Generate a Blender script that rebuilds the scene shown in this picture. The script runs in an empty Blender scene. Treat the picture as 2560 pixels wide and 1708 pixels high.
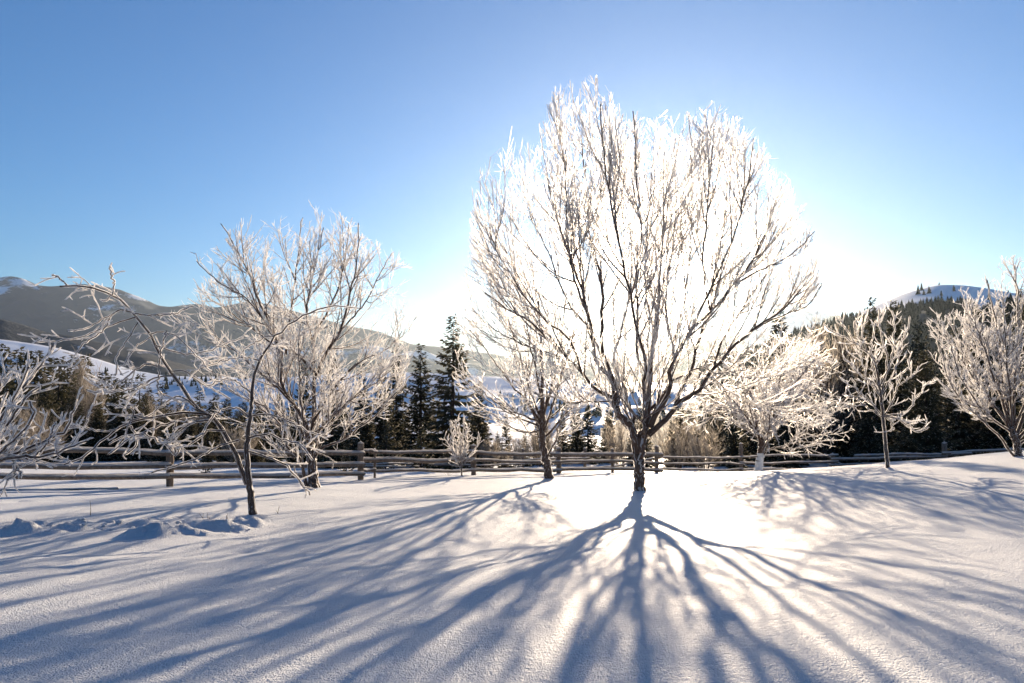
import bpy, math
import numpy as np
from mathutils import Vector

# ------------------------------------------------------------------ camera, sky, sun, exposure
scene = bpy.context.scene
COL = scene.collection
R = math.radians
F = 1707.0                       # focal length in pixels of the 2560 px wide photograph
HORIZON = 960.0
PITCH = math.atan((HORIZON - 854.0) / F)
CAM_H = 1.2
cp, sp = math.cos(PITCH), math.sin(PITCH)

cam_data = bpy.data.cameras.new('camera')
cam_data.lens = 24.0
cam_data.sensor_width = 36.0
cam_data.clip_start = 0.05
cam_data.clip_end = 60000
cam = bpy.data.objects.new('camera', cam_data)
cam.location = (0, 0, CAM_H)
cam.rotation_euler = (math.pi / 2 + PITCH, 0, 0)
COL.objects.link(cam)
scene.camera = cam


def ray(px, py):
    xc = (px - 1280.0) / F
    yc = (854.0 - py) / F
    return np.array([xc, cp - yc * sp, sp + yc * cp])


def at(px, py, Y):
    r = ray(px, py)
    return r * (Y / r[1]) + np.array([0, 0, CAM_H])


sun_dir = ray(1645, 605)
sun_dir = sun_dir / np.linalg.norm(sun_dir)
SUN_EL = math.asin(sun_dir[2])
SUN_AZ = math.atan2(sun_dir[0], sun_dir[1])

world = bpy.data.worlds.new('World')
scene.world = world
world.use_nodes = True
wn = world.node_tree
wn.nodes.clear()
sky = wn.nodes.new('ShaderNodeTexSky')
sky.sky_type = 'NISHITA'
sky.sun_disc = False
sky.sun_elevation = SUN_EL
sky.sun_rotation = SUN_AZ
sky.altitude = 800
sky.air_density = 1.35
sky.dust_density = 0.4
sky.ozone_density = 7.2
bg = wn.nodes.new('ShaderNodeBackground')
bg.inputs['Strength'].default_value = 0.070
wo = wn.nodes.new('ShaderNodeOutputWorld')
wn.links.new(sky.outputs[0], bg.inputs[0])
wn.links.new(bg.outputs[0], wo.inputs[0])

sun_data = bpy.data.lights.new('sun', 'SUN')
sun_data.energy = 5.0
sun_data.angle = R(0.53)
sun_data.color = (1.0, 0.79, 0.56)
sun = bpy.data.objects.new('sun', sun_data)
sun.rotation_euler = Vector(-sun_dir).to_track_quat('-Z', 'Y').to_euler()
sun.location = (60, 280, 90)
COL.objects.link(sun)

scene.view_settings.view_transform = 'Standard'
scene.view_settings.look = 'None'
scene.view_settings.gamma = 1.0
scene.view_settings.use_curve_mapping = False
scene.view_settings.exposure = 1.16
scene.render.engine = 'CYCLES'
scene.cycles.max_bounces = 8
scene.cycles.diffuse_bounces = 3
scene.cycles.transmission_bounces = 4
scene.cycles.transparent_max_bounces = 32
scene.cycles.volume_bounces = 0
scene.cycles.use_denoising = True
scene.cycles.sample_clamp_indirect = 8.0


# ------------------------------------------------------------------ mesh helpers
def nrm(v):
    return v / np.maximum(np.linalg.norm(v, axis=-1, keepdims=True), 1e-9)


def mesh_np(name, V, faces, smooth=True):
    """V (n,3); faces: list of int arrays (m,k) with k = 3 or 4."""
    me = bpy.data.meshes.new(name)
    V = np.asarray(V, dtype=np.float32)
    me.vertices.add(len(V))
    me.vertices.foreach_set('co', V.ravel())
    faces = [np.asarray(f, dtype=np.int32) for f in faces if len(f)]
    loops = np.concatenate([f.ravel() for f in faces])
    starts, totals, s = [], [], 0
    for f in faces:
        k = f.shape[1]
        starts.append(s + np.arange(len(f)) * k)
        totals.append(np.full(len(f), k))
        s += f.size
    starts = np.concatenate(starts).astype(np.int32)
    totals = np.concatenate(totals).astype(np.int32)
    me.loops.add(len(loops))
    me.loops.foreach_set('vertex_index', loops)
    me.polygons.add(len(starts))
    me.polygons.foreach_set('loop_start', starts)
    me.polygons.foreach_set('loop_total', totals)
    me.polygons.foreach_set('use_smooth', np.full(len(starts), smooth))
    me.update(calc_edges=True)
    return me


def obj(name, me, mat=None, parent=None, loc=None):
    o = bpy.data.objects.new(name, me)
    if mat is not None and me is not None and len(me.materials) == 0:
        me.materials.append(mat)
    if parent is not None:
        o.parent = parent
    if loc is not None:
        o.location = loc
    COL.objects.link(o)
    return o


def empty(name, loc=(0, 0, 0), rz=0.0):
    o = bpy.data.objects.new(name, None)
    o.location = loc
    o.rotation_euler = (0, 0, rz)
    o.empty_display_size = 0.2
    COL.objects.link(o)
    return o


def tag(o, label=None, cat=None, group=None, kind=None):
    if label:
        o['label'] = label
    if cat:
        o['category'] = cat
    if group:
        o['group'] = group
    if kind:
        o['kind'] = kind
    return o


class Geo:
    """Collects batched tubes and loose triangles into one mesh."""
    def __init__(self):
        self.V, self.Q, self.T, self.n = [], [], [], 0

    def add(self, V, Q=None, T=None):
        V = np.asarray(V, dtype=np.float64).reshape(-1, 3)
        self.V.append(V)
        if Q is not None and len(Q):
            self.Q.append(np.asarray(Q) + self.n)
        if T is not None and len(T):
            self.T.append(np.asarray(T) + self.n)
        self.n += len(V)

    def tubes(self, P, Rd, sides=4, cap=True):
        """P (B,n,3), Rd (B,n)"""
        if len(P) == 0:
            return
        B, n, _ = P.shape
        T = np.empty_like(P)
        T[:, 1:-1] = P[:, 2:] - P[:, :-2]
        T[:, 0] = P[:, 1] - P[:, 0]
        T[:, -1] = P[:, -1] - P[:, -2]
        T = nrm(T)
        ref = np.zeros((B, 1, 3))
        mean = nrm(P[:, -1] - P[:, 0])
        flat = np.abs(mean[:, 1]) < 0.8
        ref[flat, 0] = (0, 1, 0)
        ref[~flat, 0] = (1, 0, 0)
        U = nrm(np.cross(T, np.broadcast_to(ref, T.shape)))
        W = np.cross(T, U)
        a = np.arange(sides) * 2 * np.pi / sides
        ring = (P[:, :, None, :] + Rd[:, :, None, None] *
                (np.cos(a)[None, None, :, None] * U[:, :, None, :] + np.sin(a)[None, None, :, None] * W[:, :, None, :]))
        idx = np.arange(B * n * sides).reshape(B, n, sides)
        nx = np.roll(idx, -1, axis=2)
        Q = np.stack([idx[:, :-1], nx[:, :-1], nx[:, 1:], idx[:, 1:]], -1).reshape(-1, 4)
        V = ring.reshape(-1, 3)
        Tt = None
        if cap:
            tip = P[:, -1] + T[:, -1] * Rd[:, -1:]
            ti = B * n * sides + np.arange(B)
            V = np.concatenate([V, tip])
            Tt = np.stack([idx[:, -1], nx[:, -1], np.broadcast_to(ti[:, None], (B, sides))], -1).reshape(-1, 3)
        self.add(V, Q, Tt)

    def fins(self, rng, P, W, k=2, lo=.55, hi=1.35):
        """ragged rime blades standing out along the polylines P (B,n,3); W (B,n) half width"""
        if len(P) == 0:
            return
        B, n, _ = P.shape
        T = np.empty_like(P)
        T[:, 1:-1] = P[:, 2:] - P[:, :-2]
        T[:, 0] = P[:, 1] - P[:, 0]
        T[:, -1] = P[:, -1] - P[:, -2]
        T = nrm(T)
        rv = rng.normal(size=(B, 1, 3))
        W = W * np.minimum(1, (n - np.arange(n)) / 2.0 * .9 + .0)[None] if n > 2 else W
        U = nrm(np.cross(T, np.broadcast_to(rv, T.shape)))
        Wd = np.cross(T, U)
        for i in range(k):
            a = np.pi * i / k
            S = np.cos(a) * U + np.sin(a) * Wd
            w1 = W * (lo + (hi - lo) * rng.random(W.shape))
            w2 = W * (lo + (hi - lo) * rng.random(W.shape))
            E = T * (W * rng.normal(0, .5, W.shape))[..., None]
            V = np.stack([P + S * w1[..., None] + E, P - S * w2[..., None] - E], 2)
            idx = np.arange(B * n * 2).reshape(B, n, 2)
            Q = np.stack([idx[:, :-1, 0], idx[:, :-1, 1], idx[:, 1:, 1], idx[:, 1:, 0]], -1).reshape(-1, 4)
            self.add(V, Q)

    def mesh(self, name, smooth=True):
        V = np.concatenate(self.V) if self.V else np.zeros((0, 3))
        f = []
        if self.Q:
            f.append(np.concatenate(self.Q))
        if self.T:
            f.append(np.concatenate(self.T))
        return mesh_np(name, V, f, smooth)


def vnoise(P, seed=0):
    """cheap value noise for numpy arrays of points (...,2 or 3) -> (...) in 0..1"""
    P = np.asarray(P, dtype=np.float64)
    if P.shape[-1] == 2:
        P = np.concatenate([P, np.zeros(P.shape[:-1] + (1,))], -1)
    i = np.floor(P).astype(np.int64)
    f = P - i
    f = f * f * f * (f * (f * 6 - 15) + 10)
    out = np.zeros(P.shape[:-1])
    for dx in (0, 1):
        for dy in (0, 1):
            for dz in (0, 1):
                h = ((i[..., 0] + dx) * 374761393 + (i[..., 1] + dy) * 668265263 + (i[..., 2] + dz) * 2147483647 + seed * 1274126177) & 0xffffffff
                h = ((h ^ (h >> 13)) * 1274126177) & 0xffffffff
                h = (h ^ (h >> 16)) & 0xffff
                w = (f[..., 0] if dx else 1 - f[..., 0]) * (f[..., 1] if dy else 1 - f[..., 1]) * (f[..., 2] if dz else 1 - f[..., 2])
                out += w * h / 65535.0
    return out


def fbm(P, octaves=4, seed=0, gain=0.5):
    P = np.asarray(P, dtype=np.float64)
    s, a, tot = 0, 1.0, 0
    for o in range(octaves):
        s = s + a * (vnoise(P * 2 ** o + 17.3 * o, seed + o) - 0.5)
        tot += a
        a *= gain
    return s / tot


# ------------------------------------------------------------------ materials
def new_mat(name):
    m = bpy.data.materials.new(name)
    m.use_nodes = True
    nt = m.node_tree
    b = nt.nodes['Principled BSDF']
    return m, nt, b


def noise_node(nt, scale, detail=4, rough=0.6, coord='Object', vec=None):
    n = nt.nodes.new('ShaderNodeTexNoise')
    n.inputs['Scale'].default_value = scale
    n.inputs['Detail'].default_value = detail
    n.inputs['Roughness'].default_value = rough
    if vec is None:
        tc = nt.nodes.new('ShaderNodeTexCoord')
        vec = tc.outputs[coord]
    nt.links.new(vec, n.inputs['Vector'])
    return n


def ramp(nt, fac, stops):
    r = nt.nodes.new('ShaderNodeValToRGB')
    e = r.color_ramp.elements
    while len(e) < len(stops):
        e.new(0.5)
    for el, (p, c) in zip(e, stops):
        el.position = p
        el.color = (*c, 1)
    nt.links.new(fac, r.inputs[0])
    return r


def mat_snow():
    m, nt, b = new_mat('snow')
    geo = nt.nodes.new('ShaderNodeNewGeometry')
    b.inputs['Roughness'].default_value = 0.55
    b.inputs['Specular IOR Level'].default_value = 0.12
    big = noise_node(nt, 0.7, 3, vec=geo.outputs['Position'])
    col = ramp(nt, big.outputs[0], [(0.3, (0.82, 0.86, 0.91)), (0.7, (0.86, 0.89, 0.93))])
    nt.links.new(col.outputs[0], b.inputs['Base Color'])
    fine = noise_node(nt, 26, 4, 0.7, vec=geo.outputs['Position'])
    vor = nt.nodes.new('ShaderNodeTexVoronoi')
    vor.inputs['Scale'].default_value = 95
    nt.links.new(geo.outputs['Position'], vor.inputs['Vector'])
    add = nt.nodes.new('ShaderNodeMath')
    add.operation = 'MULTIPLY_ADD'
    add.inputs[1].default_value = -0.30
    nt.links.new(vor.outputs['Distance'], add.inputs[0])
    nt.links.new(fine.outputs[0], add.inputs[2])
    bump = nt.nodes.new('ShaderNodeBump')
    bump.inputs['Strength'].default_value = 0.9
    bump.inputs['Distance'].default_value = 0.085
    nt.links.new(add.outputs[0], bump.inputs['Height'])
    mid = noise_node(nt, 3.0, 4, 0.55, vec=geo.outputs['Position'])
    bump2 = nt.nodes.new('ShaderNodeBump')
    bump2.inputs['Strength'].default_value = 0.6
    bump2.inputs['Distance'].default_value = 0.045
    nt.links.new(mid.outputs[0], bump2.inputs['Height'])
    nt.links.new(bump2.outputs[0], bump.inputs['Normal'])
    nt.links.new(bump.outputs[0], b.inputs['Normal'])
    return m


def mat_frost(name='frost', tr=0.5, col=(0.93, 0.92, 0.92)):
    m = bpy.data.materials.new(name)
    m.use_nodes = True
    nt = m.node_tree
    nt.nodes.clear()
    out = nt.nodes.new('ShaderNodeOutputMaterial')
    d = nt.nodes.new('ShaderNodeBsdfDiffuse')
    d.inputs[0].default_value = (*col, 1)
    t = nt.nodes.new('ShaderNodeBsdfTranslucent')
    t.inputs[0].default_value = (*col, 1)
    mx = nt.nodes.new('ShaderNodeMixShader')
    mx.inputs[0].default_value = tr
    nt.links.new(d.outputs[0], mx.inputs[1])
    nt.links.new(t.outputs[0], mx.inputs[2])
    # ice crystals also bend light forwards, which makes rime flare near the sun
    rf = nt.nodes.new('ShaderNodeBsdfRefraction')
    rf.inputs['Color'].default_value = (*col, 1)
    rf.inputs['Roughness'].default_value = 0.62
    rf.inputs['IOR'].default_value = 1.31
    m2 = nt.nodes.new('ShaderNodeMixShader')
    m2.inputs[0].default_value = 0.15
    nt.links.new(mx.outputs[0], m2.inputs[1])
    nt.links.new(rf.outputs[0], m2.inputs[2])
    # the crystals stand apart, so part of the light passes between them
    tp = nt.nodes.new('ShaderNodeBsdfTransparent')
    m3 = nt.nodes.new('ShaderNodeMixShader')
    m3.inputs[0].default_value = 0.28
    nt.links.new(m2.outputs[0], m3.inputs[1])
    nt.links.new(tp.outputs[0], m3.inputs[2])
    nt.links.new(m3.outputs[0], out.inputs[0])
    return m


def mat_bark(name, dark, light, frost=0.0, scale=14.0):
    m, nt, b = new_mat(name)
    tc = nt.nodes.new('ShaderNodeTexCoord')
    mp = nt.nodes.new('ShaderNodeMapping')
    mp.inputs['Scale'].default_value = (1, 1, 0.35)
    nt.links.new(tc.outputs['Object'], mp.inputs[0])
    n = noise_node(nt, scale, 6, 0.7, vec=mp.outputs[0])
    c = ramp(nt, n.outputs[0], [(0.32, dark), (0.68, light)])
    colour = c.outputs[0]
    if frost > 0:
        n2 = noise_node(nt, scale * 1.7, 5, 0.75, vec=mp.outputs[0])
        fr = ramp(nt, n2.outputs[0], [(0.66 - frost * 0.3, (0, 0, 0)), (0.72 - frost * 0.25, (1, 1, 1))])
        mix = nt.nodes.new('ShaderNodeMixRGB')
        mix.inputs[2].default_value = (0.82, 0.82, 0.84, 1)
        nt.links.new(fr.outputs[0], mix.inputs[0])
        nt.links.new(colour, mix.inputs[1])
        colour = mix.outputs[0]
    nt.links.new(colour, b.inputs['Base Color'])
    b.inputs['Roughness'].default_value = 0.85
    b.inputs['Specular IOR Level'].default_value = 0.2
    bump = nt.nodes.new('ShaderNodeBump')
    bump.inputs['Strength'].default_value = 0.8
    bump.inputs['Distance'].default_value = 0.02
    nt.links.new(n.outputs[0], bump.inputs['Height'])
    nt.links.new(bump.outputs[0], b.inputs['Normal'])
    return m


def mat_foliage(name, dark, light, tr=0.25):
    m = bpy.data.materials.new(name)
    m.use_nodes = True
    nt = m.node_tree
    nt.nodes.clear()
    out = nt.nodes.new('ShaderNodeOutputMaterial')
    n = noise_node(nt, 2.2, 3)
    oi = nt.nodes.new('ShaderNodeObjectInfo')
    add = nt.nodes.new('ShaderNodeMath')
    add.operation = 'MULTIPLY_ADD'
    add.inputs[1].default_value = 0.25
    nt.links.new(oi.outputs['Random'], add.inputs[0])
    nt.links.new(n.outputs[0], add.inputs[2])
    c = ramp(nt, add.outputs[0], [(0.4, dark), (0.85, light)])
    d = nt.nodes.new('ShaderNodeBsdfDiffuse')
    t = nt.nodes.new('ShaderNodeBsdfTranslucent')
    nt.links.new(c.outputs[0], d.inputs[0])
    nt.links.new(c.outputs[0], t.inputs[0])
    mx = nt.nodes.new('ShaderNodeMixShader')
    mx.inputs[0].default_value = tr
    nt.links.new(d.outputs[0], mx.inputs[1])
    nt.links.new(t.outputs[0], mx.inputs[2])
    nt.links.new(mx.outputs[0], out.inputs[0])
    return m


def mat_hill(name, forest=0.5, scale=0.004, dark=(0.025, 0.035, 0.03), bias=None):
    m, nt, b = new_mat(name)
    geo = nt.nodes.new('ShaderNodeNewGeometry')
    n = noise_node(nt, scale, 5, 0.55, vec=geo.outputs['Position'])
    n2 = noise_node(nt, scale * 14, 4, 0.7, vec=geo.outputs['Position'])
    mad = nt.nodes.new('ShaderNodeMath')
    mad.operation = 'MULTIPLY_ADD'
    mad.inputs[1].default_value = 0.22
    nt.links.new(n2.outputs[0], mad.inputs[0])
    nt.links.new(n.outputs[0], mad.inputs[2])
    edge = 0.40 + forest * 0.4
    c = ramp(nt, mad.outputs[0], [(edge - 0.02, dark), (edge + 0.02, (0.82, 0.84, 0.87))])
    nt.links.new(c.outputs[0], b.inputs['Base Color'])
    b.inputs['Roughness'].default_value = 0.9
    b.inputs['Specular IOR Level'].default_value = 0.1
    bump = nt.nodes.new('ShaderNodeBump')
    bump.inputs['Strength'].default_value = 0.6
    bump.inputs['Distance'].default_value = 6
    nt.links.new(n2.outputs[0], bump.inputs['Height'])
    nt.links.new(bump.outputs[0], b.inputs['Normal'])
    return m


M = dict(
    snow=mat_snow(),
    frost=mat_frost('frost', 0.62, (0.96, 0.945, 0.93)),
    frost_warm=mat_frost('frost_on_needles', 0.5, (0.68, 0.61, 0.50)),
    frost_gold=mat_frost('frost_on_bush', 0.5, (0.50, 0.45, 0.385)),
    bark=mat_bark('bark', (0.050, 0.031, 0.022), (0.135, 0.090, 0.066)),
    bark_frosted=mat_bark('bark_frosted', (0.048, 0.031, 0.023), (0.13, 0.092, 0.07), 0.22, 22),
    twig=mat_bark('twig_bark', (0.065, 0.036, 0.026), (0.16, 0.09, 0.062), 0.0, 30),
    bush=mat_bark('bush_bark', (0.05, 0.038, 0.03), (0.12, 0.09, 0.07), 0.0, 30),
    wood=mat_bark('weathered_wood', (0.085, 0.066, 0.052), (0.24, 0.19, 0.15), 0.0, 9),
    spruce_bark=mat_bark('spruce_bark', (0.025, 0.018, 0.014), (0.07, 0.05, 0.04)),
    needles=mat_foliage('needles', (0.032, 0.034, 0.022), (0.095, 0.088, 0.055), 0.4),
    far_needles=mat_foliage('far_needles', (0.022, 0.027, 0.022), (0.05, 0.055, 0.042), 0.2),
    lime=mat_bark('limewash', (0.55, 0.54, 0.52), (0.80, 0.79, 0.77), 0.0, 8),
    grass=mat_foliage('dry_grass', (0.10, 0.075, 0.045), (0.22, 0.17, 0.10), 0.4),
)

# ------------------------------------------------------------------ ground
CTRL = [  # px, py, distance
    (1600, 1231, 16.3), (1372, 1202, 21.3), (788, 1227, 16.8), (630, 1292, 11.0),
    (425, 1214, 19.3), (-60, 1222, 17.8), (902, 1198, 22.0), (937, 1193, 22.6), (1182, 1190, 24.0), (1397, 1184, 25.5),
    (1531, 1181, 26.1), (1642, 1182, 26.8), (1851, 1179, 28.5), (1897, 1178, 24.0), (2083, 1172, 29.5),
    (2221, 1176, 18.0), (2545, 1142, 19.0), (2361, 1160, 27.0), (2640, 1150, 27.0), (1154, 1192, 23.0),
    (33, 1178, 30.0), (1462, 1168, 33.0), (1308, 1171, 31.0), (2800, 1150, 16.0), (2400, 1200, 14.0),
]
CX = np.array([at(*c)[:3] for c in CTRL])
SLOPE = -0.0849
extra = np.array([[20, 37, -4.0], [28, 38, -4.2], [0, 0, 0], [-4, 4, -.34], [4, 4, -.30], [0, 6, -.51], [-8, 8, -.72], [8, 8, -.48], [-14, 2, -.2], [14, 2, .1],
                  [-16, 14, -1.3], [0, -8, .6], [-10, -6, .5], [10, -6, .6], [3.5, 10, -.84], [-3, 9.5, -.82], [-24, 24, -2.0], [-24, 34, -2.9],
                  [24, 20, .9], [0, 38, -3.6], [-10, 37, -3.4], [12, 37, -3.9]])
CX = np.concatenate([CX, extra])


def tps_fit(X, z, reg=0.02):
    n = len(X)
    d = np.linalg.norm(X[:, None] - X[None], axis=-1)
    K = d * d * np.log(d + 1e-9)
    K[np.arange(n), np.arange(n)] = reg
    Pm = np.concatenate([np.ones((n, 1)), X], 1)
    A = np.zeros((n + 3, n + 3))
    A[:n, :n] = K
    A[:n, n:] = Pm
    A[n:, :n] = Pm.T
    return np.linalg.solve(A, np.concatenate([z, np.zeros(3)]))


RES = CX[:, 2] - SLOPE * CX[:, 1]
TPW = tps_fit(CX[:, :2], RES)


def smooth(e0, e1, x):
    t = np.clip((x - e0) / (e1 - e0), 0, 1)
    return t * t * (3 - 2 * t)


MOUNDS = []   # x, y, sx, sy, h
for px, py, d, sx, sy, h in [
    (49, 1322, 9.3, .28, .16, .15), (130, 1330, 9.1, .20, .10, .07), (185, 1318, 9.5, .22, .13, .12), (225, 1312, 9.8, .20, .10, .08),
    (120, 1297, 10.3, .25, .12, .06), (185, 1296, 10.4, .18, .10, .06),
    (290, 1300, 10.2, .35, .10, .05), (350, 1296, 10.4, .30, .10, .05), (375, 1338, 8.9, .30, .16, .15), (440, 1330, 9.2, .25, .14, .10),
    (545, 1318, 9.7, .38, .14, .14), (500, 1336, 9.1, .35, .1, .06), (615, 1308, 10.1, .26, .14, .13), (650, 1312, 10.0, .18, .1, .07),
    (520, 1292, 10.6, .3, .12, .05), (630, 1291, 11.0, .3, .2, .05),
    (1127, 1330, 9.0, .18, .1, .045), (760, 1300, 10.2, .16, .08, .03), (1370, 1233, 16.0, .15, .1, .04), (1452, 1232, 16.2, .15, .1, .05),
    (1600, 1232, 16.3, .5, .4, .05), (1700, 1228, 16.5, .35, .12, .05),
    (2221, 1176, 18.0, .3, .25, .06), (788, 1227, 16.8, .4, .3, .05), (1372, 1202, 21.3, .5, .3, .05),
]:
    p = at(px, py, d)
    MOUNDS.append((p[0], p[1], sx, sy, h))
rngf = np.random.default_rng(5)
PITS = []
for k in range(60):                              # trodden track and little hollows in the snow crust
    t = k / 60
    px = 20 + 620 * t
    p = at(px, 1312 - 12 * t + rngf.normal(0, 5), 10.0 + .5 * t)
    PITS.append((p[0], p[1] + rngf.normal(0, .35), .07 + .06 * rngf.random(), .05 + .05 * rngf.random(), -.03 - .05 * rngf.random()))
for k in range(44):
    px = 20 + rngf.random() * 560
    p = at(px, 1252 - px * 0.014, 14.3)
    PITS.append((p[0], p[1] + rngf.normal(0, .25), .12, .06, -.03 - .02 * rngf.random()))
for k in range(70):
    y = 7 + 16 * rngf.random()
    x = (rngf.random() - .5) * 1.35 * y
    PITS.append((x, y, .08 + .12 * rngf.random(), .05 + .05 * rngf.random(), -.012 - .02 * rngf.random()))


def near_z(x, y):
    sh = x.shape
    X = np.stack([x.ravel(), y.ravel()], -1)
    out = np.zeros(len(X))
    for s in range(0, len(X), 40000):
        d = np.linalg.norm(X[s:s + 40000, None] - CX[None, :, :2], axis=-1)
        out[s:s + 40000] = (d * d * np.log(d + 1e-9)) @ TPW[:-3] + TPW[-3] + X[s:s + 40000] @ TPW[-2:]
    return out.reshape(sh)


def ground_z(x, y, detail=True):
    x = np.asarray(x, dtype=np.float64)
    y = np.asarray(y, dtype=np.float64)
    r = np.hypot(x, y)
    xc = np.clip(x, -26, 26)
    yc = np.clip(y, -8, 37)
    res = near_z(xc, yc)
    # the field's general fall towards the valley
    g = np.where(y > 0, -0.0849 * np.minimum(y, 60), 0.0849 * np.minimum(-y, 120))
    g = g - 0.13 * np.clip(y - 60, 0, 220)
    z = g + res * (1 - smooth(26, 60, r))
    # shoulder of the wooded hill on the right
    z = z + 0.05 * np.clip(x - 30, 0, 200) * smooth(10, 60, y)
    if detail:
        near = 1 - smooth(40, 90, r)
        P = np.stack([x, y], -1)
        z = z + near * (0.10 * fbm(P * 0.22, 3, 3) + 0.05 * fbm(P * np.array([0.9, 1.3]), 3, 9) + 0.012 * fbm(P * 5.0, 3, 21))
        for (mx, my, sx, sy, h) in MOUNDS + PITS:
            dx, dy = (x - mx) / sx, (y - my) / sy
            q = dx * dx + dy * dy
            k = q < 12
            if k.any():
                zz = h * np.exp(-q[k])
                if abs(h) > .055:
                    zz = zz * (1 + 1.6 * fbm(np.stack([x[k], y[k]], -1) * 8, 3, 4))
                z[k] = z[k] + zz
    return z


def gz(x, y):
    return float(ground_z(np.array([float(x)]), np.array([float(y)]))[0])


def build_ground():
    # polar sheet round the camera, fine in front, out to the horizon
    ang_f = np.linspace(R(-46), R(46), 390)
    ang_b = np.linspace(R(48), R(312), 80)[1:-1]
    ang = np.concatenate([ang_f, ang_b])
    rad = np.concatenate([[0.6], 1.2 * (40 / 1.2) ** np.linspace(0, 1, 370), 40 * (6300 / 40.0) ** np.linspace(0, 1, 90)[1:]])
    A, Rr = np.meshgrid(ang, rad)
    x, y = Rr * np.sin(A), Rr * np.cos(A)
    z = ground_z(x, y)
    n, m = x.shape
    idx = np.arange(n * m).reshape(n, m)
    nx = np.roll(idx, -1, axis=1)
    Q = np.stack([idx[:-1], idx[1:], nx[1:], nx[:-1]], -1).reshape(-1, 4)
    V = np.stack([x, y, z], -1).reshape(-1, 3)
    V = np.concatenate([V, [[0, 0, gz(0.01, 0.01)]]])
    c = np.full(m, n * m)
    T = np.stack([c, idx[0], nx[0]], -1)
    me = mesh_np('ground', V, [Q[:, ::-1], T[:, ::-1]])
    o = obj('ground', me, M['snow'])
    tag(o, 'snow covered field sloping away to the rail fence', kind='structure')


build_ground()


# ------------------------------------------------------------------ hills and mountains
def hill(name, label, sil, d_front, d_crest, d_back, z_front, mat, seed, rough=8.0, nu=260, nr=50, shape=1.2, back_drop=0.6):
    """Terrain whose crest, seen from the field, follows the given skyline; front foot and far side are real slopes."""
    px = np.array([s[0] for s in sil], float)
    py = np.array([s[1] for s in sil], float)
    u = np.linspace(px[0], px[-1], nu)
    v = np.interp(u, px, py)
    k = np.ones(5) / 5
    v = np.convolve(np.pad(v, 2, mode='edge'), k, 'valid')
    xt = (u - 1280) / F
    zc = CAM_H + d_crest * (HORIZON - v) / F
    tt = np.concatenate([np.linspace(0, 1, nr), 1 + np.linspace(0, 1, nr // 3)[1:]])
    U, Tt = np.meshgrid(np.arange(nu), tt)
    D = np.where(Tt <= 1, d_front + (d_crest - d_front) * Tt, d_crest + (d_back - d_crest) * (Tt - 1))
    x = xt[U] * D
    y = D
    prof = np.where(Tt <= 1, Tt ** shape, 1 - back_drop * (Tt - 1) ** 1.3)
    z = z_front + (zc[U] - z_front) * prof
    P = np.stack([x, y], -1) / (d_crest - d_front)
    w = np.where(Tt <= 1, np.sin(np.pi * np.clip(Tt, 0, 1)), np.sin(np.pi * np.clip(Tt - 1, 0, 1)))
    z = z + w * rough * 4 * (np.abs(fbm(P * 3.2, 5, seed)) * 2 - 0.35) + rough * 0.12 * fbm(P * 40, 3, seed + 3)
    n, m = x.shape
    idx = np.arange(n * m).reshape(n, m)
    Q = np.stack([idx[:-1, :-1], idx[:-1, 1:], idx[1:, 1:], idx[1:, :-1]], -1).reshape(-1, 4)
    me = mesh_np(name, np.stack([x, y, z], -1).reshape(-1, 3), [Q])
    o = obj(name, me, mat)
    tag(o, label, kind='structure')
    return x, y, z


SIL_MOUNT = [(-900, 760), (-500, 720), (-250, 735), (-80, 705), (0, 690), (30, 690), (60, 699), (95, 716), (150, 712), (190, 709), (240, 712), (290, 722),
             (340, 740), (400, 768), (440, 765), (490, 757), (530, 770), (580, 760), (625, 751), (690, 765), (760, 785), (870, 814), (949, 829),
             (1027, 861), (1095, 866), (1200, 880), (1320, 900), (1500, 915), (1700, 925)]
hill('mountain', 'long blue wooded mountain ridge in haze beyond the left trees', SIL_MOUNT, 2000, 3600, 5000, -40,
     mat_hill('wooded_mountain', 0.80, 0.0022, (0.060, 0.085, 0.115)), 11, 46, 340, 60)  # blue of the distance haze is put into the forest colour
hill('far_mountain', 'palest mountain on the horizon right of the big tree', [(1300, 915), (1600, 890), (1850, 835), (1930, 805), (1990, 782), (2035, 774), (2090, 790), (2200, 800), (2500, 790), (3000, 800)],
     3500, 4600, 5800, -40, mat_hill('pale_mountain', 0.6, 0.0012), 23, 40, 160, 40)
hill('wooded_ridge', 'dark wooded ridge at the left above the snow slope',
     [(-700, 770), (-200, 785), (0, 797), (69, 816), (120, 834), (170, 838), (230, 852), (330, 872), (420, 900), (520, 930), (640, 950)], 700, 1150, 1600, -30,
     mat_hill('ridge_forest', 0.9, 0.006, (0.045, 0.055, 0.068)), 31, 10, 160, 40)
HS = hill('snow_slope', 'sunlit snow slope with scattered bushes beyond the spruce wood',
          [(-700, 800), (-200, 832), (0, 848), (60, 856), (130, 868), (200, 885), (275, 908), (330, 925), (400, 938), (520, 948), (700, 944), (850, 938), (1000, 930), (1150, 936),
           (1250, 945), (1400, 950), (1600, 955), (1800, 965)], 130, 420, 640, -24, M['snow'], 41, 4.0, 260, 50, 1.35, 0.5)
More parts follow.
